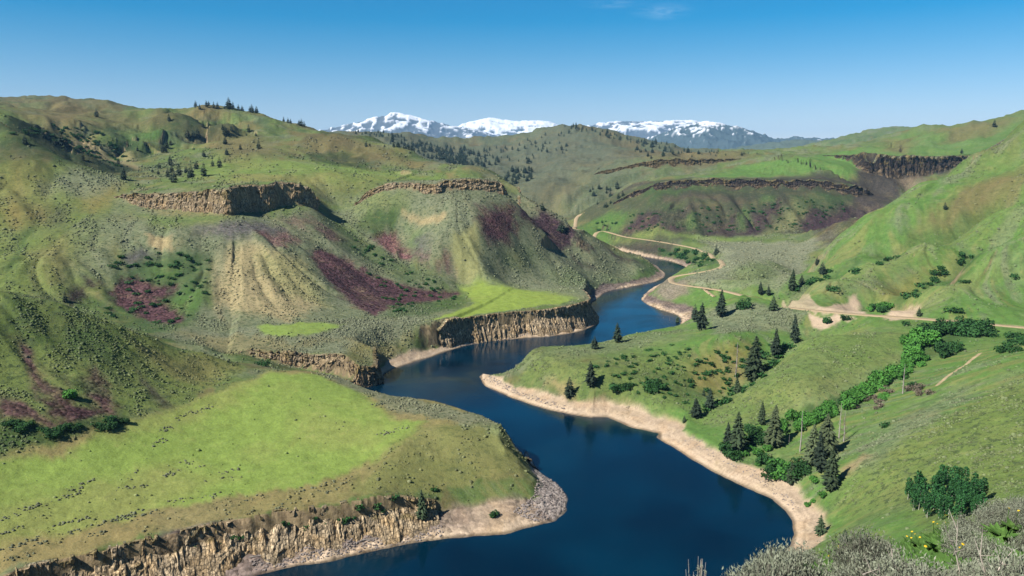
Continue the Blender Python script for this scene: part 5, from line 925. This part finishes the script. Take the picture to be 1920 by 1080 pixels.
bx = GX[ci, cj] + RS.uniform(-.5, .5, len(ci)) * np.gradient(RR)[ci]; by = GY[ci, cj] + RS.uniform(-.5, .5, len(ci)) * RG[ci, cj] * .001
br_ = rb[ci, cj] * np.clip(np.exp(RS.normal(-.25, .45, len(ci))), .35, 2.2); bcol = COL[ci, cj] * .85; sg = np.array(PAL['sage']) * .95; w = RS.uniform(.1, .6, len(ci))[:, None]; bcol = bcol * (1 - w) + sg * w
bx = np.concatenate([bx, ex[:, 0]]); by = np.concatenate([by, ex[:, 1]]); br_ = np.concatenate([br_, exr]); bcol = np.concatenate([bcol, np.tile(sg * .75, (len(ex), 1))]); bz = height(bx, by)
bcol *= RS.uniform(.65, 1.25, len(bx))[:, None]
def blob_mesh(seed):
    r = np.random.RandomState(seed); me = bpy.data.meshes.new('t'); bm = bmesh.new(); bmesh.ops.create_icosphere(bm, subdivisions=1, radius=1.0)
    bmesh.ops.delete(bm, geom=[f for f in bm.faces if f.calc_center_median().z < -.35], context='FACES'); bm.to_mesh(me); bm.free()
    co = np.array([v.co for v in me.vertices]); co *= (1 + r.uniform(-.28, .28, len(co)))[:, None]; co[:, 2] = co[:, 2] * .75 + .25; f = np.array([list(p.vertices) for p in me.polygons]); bpy.data.meshes.remove(me); return co, f
cos, fcs, cls = [], [], []; base = 0; BL = [blob_mesh(s) for s in range(4)]; kind = RS.randint(4, size=len(bx))
for k in range(4):
    co, f = BL[k]; I = np.nonzero(kind == k)[0]; a = RS.uniform(0, 6.28, len(I)); ca_, sa_ = np.cos(a)[:, None], np.sin(a)[:, None]
    X = (co[None, :, 0] * ca_ - co[None, :, 1] * sa_) * br_[I, None] + bx[I, None]; Y = (co[None, :, 0] * sa_ + co[None, :, 1] * ca_) * br_[I, None] + by[I, None]; Zz = co[None, :, 2] * br_[I, None] * .9 + bz[I, None]
    cos.append(np.stack([X, Y, Zz], -1).reshape(-1, 3)); fcs.append((f[None] + (base + np.arange(len(I)) * len(co))[:, None, None]).reshape(-1, 3)); base += len(I) * len(co)
    cls.append(np.repeat(bcol[I], len(co), axis=0) * np.tile(.8 + .4 * np.random.RandomState(k).rand(len(co)), len(I))[:, None])
M_SAGE, t, p = mat('sagebrush_leaves'); ca = N(t, 'ShaderNodeAttribute', attribute_name='Col'); g = N(t, 'ShaderNodeNewGeometry')
ln(t, mixcol(t, 1.0, ca.outputs['Color'], rng(t, noise(t, g.outputs['Position'], 4.0, 3, .7), .3, .7, .6, 1.35), 'MULTIPLY'), p.inputs['Base Color']); p.inputs['Roughness'].default_value = 1; p.inputs['Specular IOR Level'].default_value = .05
me = mesh_np('sagebrush_cover', np.concatenate(cos), np.concatenate(fcs), [M_SAGE], True); add_attr(me, 'Col', np.clip(np.concatenate(cls), 0, 1)); link('sagebrush_cover', me, kind='stuff')
print('sage', len(bx))

# ------------------------------------------------------------------ the foreground: sagebrush, leafy yellow-flowered plants, bare branches
M_FSAGE = leafmat('silver_sage_leaves', (.105, .125, .078), (.215, .225, .170), 9); M_FSTEM = simple('grey_sage_wood', (.14, .125, .105), .95, .5, 9)
M_BALSAM = leafmat('broad_green_leaves', (.030, .075, .014), (.075, .14, .030), 7); M_PETAL = simple('yellow_petals', (.62, .42, .02), .7, .25, 20); M_DEADW = simple('bleached_branch', (.42, .37, .31), .9, .4, 9); M_RABBIT = leafmat('olive_brush_leaves', (.10, .12, .035), (.17, .18, .06), 8)
def sage_mesh(seed, m, stems=170, tall=.72, spread=.55, leaf=.0135):
    r = np.random.RandomState(seed); st = Bag(); fo = Bag(); L = []
    for k in range(stems):
        a = r.uniform(0, 6.28); q = r.uniform(0, 1) ** .6; e = np.array([math.cos(a) * q * spread, math.sin(a) * q * spread, tall * (1.05 - .55 * q * q) * r.uniform(.7, 1.1)]); b = e * (.15, .15, .0) + (0, 0, .02); mid = (b + e) / 2 + (0, 0, -.04)
        st.add(*tube([b, mid, e], [.008, .005, .002], 3))
        n = 46; f = r.uniform(.3, 1.05, n)[:, None]; c = mid + (e - mid) * ((f - .5) * 2) + r.normal(size=(n, 3)) * .044; L.append(c)
    c = np.concatenate(L); n = len(c); up = r.normal(size=(n, 3)) * .5 + (0, 0, 1) + c * (.8, .8, 0); up /= np.linalg.norm(up, axis=1)[:, None]; t1 = np.cross(up, r.normal(size=(n, 3))); t1 /= np.linalg.norm(t1, axis=1)[:, None]; s = leaf * r.uniform(.7, 1.4, n)[:, None]
    fo.add(np.stack([c - up * s * 1.4, c + t1 * s * .55, c + up * s * 2.2, c - t1 * s * .55], 1).reshape(-1, 3), np.arange(n * 4).reshape(n, 4)); return st.mesh('stem', M_FSTEM), fo.mesh('foliage', m)
FS = [sage_mesh(s, M_FSAGE) for s in (1, 2, 3, 4)]; FR = [sage_mesh(5, M_RABBIT, 170, .8, .5)]
def balsam_mesh(seed):
    r = np.random.RandomState(seed); lf = Bag(); sk = Bag(); fl = Bag()
    for k in range(60):
        a = r.uniform(0, 6.28); L = r.uniform(.16, .36); d = np.array([math.cos(a), math.sin(a), 0]); s_ = np.array([-d[1], d[0], 0]); w = L * .17; e = r.uniform(.5, 1.25); p0 = d * .03; p1 = d * L * .5 * math.cos(e) + (0, 0, L * .5 * math.sin(e)); p2 = d * L * .95 * math.cos(e * .7) + np.array([0, 0, L * .8 * math.sin(e * .8)])
        lf.add([p0, p1 + s_ * w, p1 - s_ * w, p2, p1 - (0, 0, .015)], [[0, 1, 4], [0, 4, 2], [1, 3, 4], [4, 3, 2]])
    for k in range(1 if seed == 3 else 0):
        a = r.uniform(0, 6.28); e = np.array([math.cos(a) * .16, math.sin(a) * .16, r.uniform(.38, .52)]); sk.add(*tube([(0, 0, 0), e * (.6, .6, .6), e], [.006, .005, .004], 4)); n = 10; an = np.arange(n) * 6.283 / n; nn = np.array([e[0], e[1] - .3, .8]); nn /= np.linalg.norm(nn); u_ = np.cross(nn, (1, 0, 0)); u_ /= np.linalg.norm(u_); v_ = np.cross(nn, u_)
        for q in an: d = u_ * math.cos(q) + v_ * math.sin(q); t_ = np.cross(nn, d); fl.add([e + nn * .004, e + d * .011 + t_ * .005, e + d * .02, e + d * .011 - t_ * .005], [[0, 1, 2, 3]])
    return [("foliage", lf.mesh("foliage", M_BALSAM))] + ([("stem", sk.mesh("stem", M_BALSAM)), ("flower", fl.mesh("flower", M_PETAL))] if fl.co else [])
BS = [balsam_mesh(s) for s in (1, 2, 3)]
def ground_at(u, v, t0): # the land under a foreground pixel
    return hit(u, v, t0)
GREEN = [[(1665, 1000), (1800, 978), (1808, 1068), (1678, 1078)], [(1845, 985), (1940, 968), (1940, 1050), (1850, 1060)], [(1528, 1042), (1610, 1034), (1616, 1100), (1545, 1100)]]
pts = []; cand = RS.uniform((1, 5), (24, 30), (6000, 2)); cz = height(cand[:, 0], cand[:, 1])
for (x, y), z in zip(cand, cz):
    yc = y * CP - (z - CAM_Z) * SP; zc = y * SP + (z - CAM_Z) * CP; u = 960 + FPX * x / yc; v = 540 - FPX * (zc + .0) / yc; r_ = math.hypot(x, y)
    if not (1395 < u < 2060 and v < 1260): continue
    green = any(in_poly(np.array([u]), np.array([v - 25]), g)[0] for g in GREEN)
    dmin = .42 if green else .62
    if all(math.hypot(x - a, y - b) > dmin for a, b, *_ in pts): pts.append((x, y, z, u, v, green))
pts = [q for q in pts if math.hypot(q[0], q[1]) > 5.5]
for x, y, z, u, v, green in pts:
    if green:
        pr = BS[RS.randint(3)]; s_ = RS.uniform(1.3, 1.8)
        thing('flowering_plant', 'low leafy green plant with a small yellow flower among the foreground sagebrush' if len(pr) > 1 else 'low leafy green plant without flowers among the foreground sagebrush', 'wildflower', (x, y, z - .02), s_, RS.uniform(0, 6.28), pr, 'leafy plants in the foreground')
    else:
        a, b = FS[RS.randint(4)]; s_ = RS.uniform(.75, 1.2)
        thing('sagebrush', 'silvery grey sagebrush in the foreground thicket at the lower right', 'sagebrush', (x, y, z - .05), (s_, s_, s_ * RS.uniform(.75, 1.05)), RS.uniform(0, 6.28), [('stem', a), ('foliage', b)], 'sagebrush in the foreground')
for u, v, t in [(1405, 1085, 15.5), (1425, 1075, 16), (1440, 1070, 16.5)]:
    x, y, _ = pt(u, v, t); z = float(height(x, y)); thing('olive_brush', 'yellow-olive brush at the left end of the foreground sagebrush thicket', 'shrub', (x, y, z - .05), .9, RS.uniform(0, 6.28), [('stem', FR[0][0]), ('foliage', FR[0][1])], 'olive brush in the foreground')
def branch_mesh(lines, w0):
    """a bare forked branch; lines are lists of (sideways, deep, up) points from the ground"""
    b = Bag(); r = np.random.RandomState(len(lines))
    for L in lines:
        P = np.array(catmull([np.array(q, float) for q in L], 9e9)); Q = np.array([P[0]] + [P[0] + 0 for _ in ()] + list(P[1:])); n = len(Q); b.add(*tube(Q, np.linspace(w0, w0 * .35, n), 5))
        for k in range(1, n):
            for _ in range(2):
                d = r.normal(size=3) * .09; d[2] = abs(d[2]); b.add(*tube([Q[k], Q[k] + d * .5, Q[k] + d], [w0 * .4, w0 * .3, w0 * .15], 4))
    return b.mesh('dead_branch', M_DEADW, True)
def branch(base, lines, lab, w0=.014):
    u, v, t = base; x, y, z0 = pt(u, v, t); z = float(height(x, y)); k = t / FPX
    L = [[((a - u) * k, d, (z0 - z) + (v - c) * k) for a, c, d in l] for l in lines]
    for l in L: l.insert(0, (l[0][0], 0, -.05))
    o = link('dead_branch', branch_mesh(L, w0)); o.location = (x, y, z); o['label'] = lab; o['category'] = 'branch'
branch((1800, 1080, 10.5), [[(1800, 1078, 0), (1792, 1035, .05), (1777, 1010, .0)], [(1800, 1078, 0), (1792, 1035, .05), (1796, 997, .1)]], 'pale forked bare branch rising from the foreground sagebrush, left of two')
branch((1848, 1080, 10.2), [[(1848, 1078, 0), (1838, 1042, .04), (1842, 1000, .08)]], 'pale straight bare branch standing right of the forked branch in the foreground')
branch((1866, 1085, 9.6), [[(1866, 1080, 0), (1880, 1060, .05), (1903, 1038, .1)]], 'pale slanting bare branch at the lower right corner')
branch((1672, 1085, 10.8), [[(1672, 1078, 0), (1673, 1055, .0), (1671, 1030, .05)], [(1672, 1070, 0), (1692, 1052, .0), (1695, 1068, .0)]], 'reddish dead stalk standing in the middle of the foreground sagebrush')
branch((1650, 1090, 10.0), [[(1650, 1082, 0), (1632, 1070, .0), (1616, 1076, .0)], [(1650, 1082, 0), (1668, 1076, .0), (1684, 1078, .0)]], 'low arching bare twig at the bottom edge of the foreground')
# tall pale dead stalks at the bottom edge
def stalk_mesh(seed, H):
    r = np.random.RandomState(seed); b = Bag(); sd = Bag()
    for k in range(34):
        a = r.uniform(0, 6.28); q = r.uniform(0, .15); h = H * r.uniform(.72, 1.0); e = np.array([math.cos(a) * q * 1.1, math.sin(a) * q * 1.1, h]); b.add(*tube([e * (.2, .2, 0), e * (.6, .6, .5), e], [.007, .005, .002], 4))
        for f in r.uniform(.72, .97, 9): c = e * (.6 + .4 * f, .6 + .4 * f, f); d = r.normal(size=3) * .012; sd.add([c - d, c + (0.008, 0, .012), c + d, c + (0, .008, -.012)], [[0, 1, 2, 3]])
    return b.mesh('stem', M_DEADW), sd.mesh('seed_head', M_FSAGE)
x, y, zt = pt(1312, 1045, 8.6); z = float(height(x, y)); a, b = stalk_mesh(3, max(.6, zt - z))
thing('dead_stalks', 'cluster of pale upright dead stalks against the dark water at the bottom edge', 'dry plant', (x, y, z), 1.0, 0, [('stem', a), ('seed_head', b)])
# grass between the bushes
gx = RS.uniform(1, 24, 30000); gy = RS.uniform(4.5, 34, 30000); m_ = (np.hypot(gx, gy) < 36) & (gx / gy > .2) & (gx / gy < .85); gx, gy = gx[m_], gy[m_]; gz = height(gx, gy); n = len(gx); h_ = RS.uniform(.08, .26, n); a = RS.uniform(0, 6.28, n); lx, ly = RS.normal(size=(2, n)) * .05; w = .012
co = np.stack([np.column_stack([gx - np.cos(a) * w, gy - np.sin(a) * w, gz - .03]), np.column_stack([gx + np.cos(a) * w, gy + np.sin(a) * w, gz - .03]), np.column_stack([gx + lx, gy + ly, gz + h_])], 1).reshape(-1, 3)
link('grass', mesh_np('grass', co, np.arange(n * 3).reshape(n, 3), [M_BALSAM]), kind='stuff')

# ------------------------------------------------------------------ driftwood and stones on the shore
def log_mesh(seed, L):
    r = np.random.RandomState(seed); x_ = np.linspace(-L / 2, L / 2, 6); b = Bag(); b.add(*tube(np.column_stack([x_, r.uniform(-.12, .12, 6), r.uniform(-.03, .06, 6)]), np.linspace(.22, .10, 6), 6))
    for k in range(3): q = r.uniform(-.4, .4) * L; b.add(*tube([(q, 0, 0), (q + .3, r.uniform(-.8, .8), .25), (q + .5, r.uniform(-1.1, 1.1), .4)], [.08, .06, .03], 5))
    return b.mesh('driftwood_log', M_SNAG, True)
for k, (u, v, L, ang, lab) in enumerate([(485, 1043, 7, .35, 'long white driftwood log on the near left bank below the cliff'), (577, 1021, 4, -.8, 'short white driftwood log on the near left bank, right of the long one'), (1180, 762, 7, .9, 'grey fallen log above the beach of the peninsula'), (1035, 622, 5, .2, 'pale driftwood log below the cliff across the river'), (690, 1012, 5, .3, 'thin grey driftwood log on the dark rubble near the lone conifer')]):
    q = hit(u, v, 150); o = link('driftwood_log', log_mesh(k, L)); o.location = (q[0], q[1], q[2] + .15); o.rotation_euler = (0, 0, ang); o['label'] = lab; o['category'] = 'log'
STN = []
for poly, n, lo, hi in [([(1010, 890), (1052, 905), (1066, 935), (1060, 958), (1040, 972), (1000, 978), (960, 960), (1000, 930)], 900, .25, .8), ([(470, 1050), (640, 1012), (830, 985), (830, 1005), (640, 1042), (480, 1072)], 700, .25, .7), ([(905, 712), (1000, 752), (1060, 768), (1060, 760), (980, 735), (920, 705)], 250, .3, .8), ([(1280, 830), (1420, 900), (1490, 960), (1500, 950), (1430, 890), (1300, 815)], 250, .2, .55), ([(830, 655), (1000, 628), (1100, 610), (1100, 600), (1000, 620), (840, 645)], 200, .4, 1.0)]:
    for u, v in in_img(poly, n):
        q = hit(u, v, 150)
        if q[2] > .1: STN.append((q, RS.uniform(lo, hi) ** 1.5 / hi ** .5))
b = Bag(); BM = [blob_mesh(s) for s in (21, 22, 23)]
for q, r_ in STN:
    co, f = BM[RS.randint(3)]; a = RS.uniform(0, 6.28); sc = RS.uniform(.6, 1.2, 3) * r_; b.add(np.column_stack([co[:, 0] * math.cos(a) - co[:, 1] * math.sin(a), co[:, 0] * math.sin(a) + co[:, 1] * math.cos(a), co[:, 2] - .2]) * sc + np.array(q), f)
M_STONE = simple('shore_stones', tuple(PAL['gravel'] * 1.05), .9, .5, .8, col2=tuple(PAL['drubble']))
link('shore_stones', b.mesh('shore_stones', M_STONE), kind='stuff')

# ------------------------------------------------------------------ the air: thin haze over the whole valley
hz = bpy.data.materials.new('haze'); hz.use_nodes = True; t = hz.node_tree; t.nodes.clear(); out = t.nodes.new('ShaderNodeOutputMaterial'); pv = t.nodes.new('ShaderNodeVolumePrincipled')
pv.inputs['Color'].default_value = (.30, .62, 1.0, 1); pv.inputs['Density'].default_value = 2.8e-5; pv.inputs['Anisotropy'].default_value = .0
t.links.new(pv.outputs['Volume'], out.inputs['Volume'])
X, Y0, Y1, Z0, Z1 = 33000, -3000, 33000, -60, 1550
me = mesh_np('haze', [(-X, Y0, Z0), (X, Y0, Z0), (X, Y1, Z0), (-X, Y1, Z0), (-X, Y0, Z1), (X, Y0, Z1), (X, Y1, Z1), (-X, Y1, Z1)], np.array([[3, 2, 1, 0], [4, 5, 6, 7], [0, 1, 5, 4], [1, 2, 6, 5], [2, 3, 7, 6], [3, 0, 4, 7]]), [hz]); link('haze', me, kind='stuff')
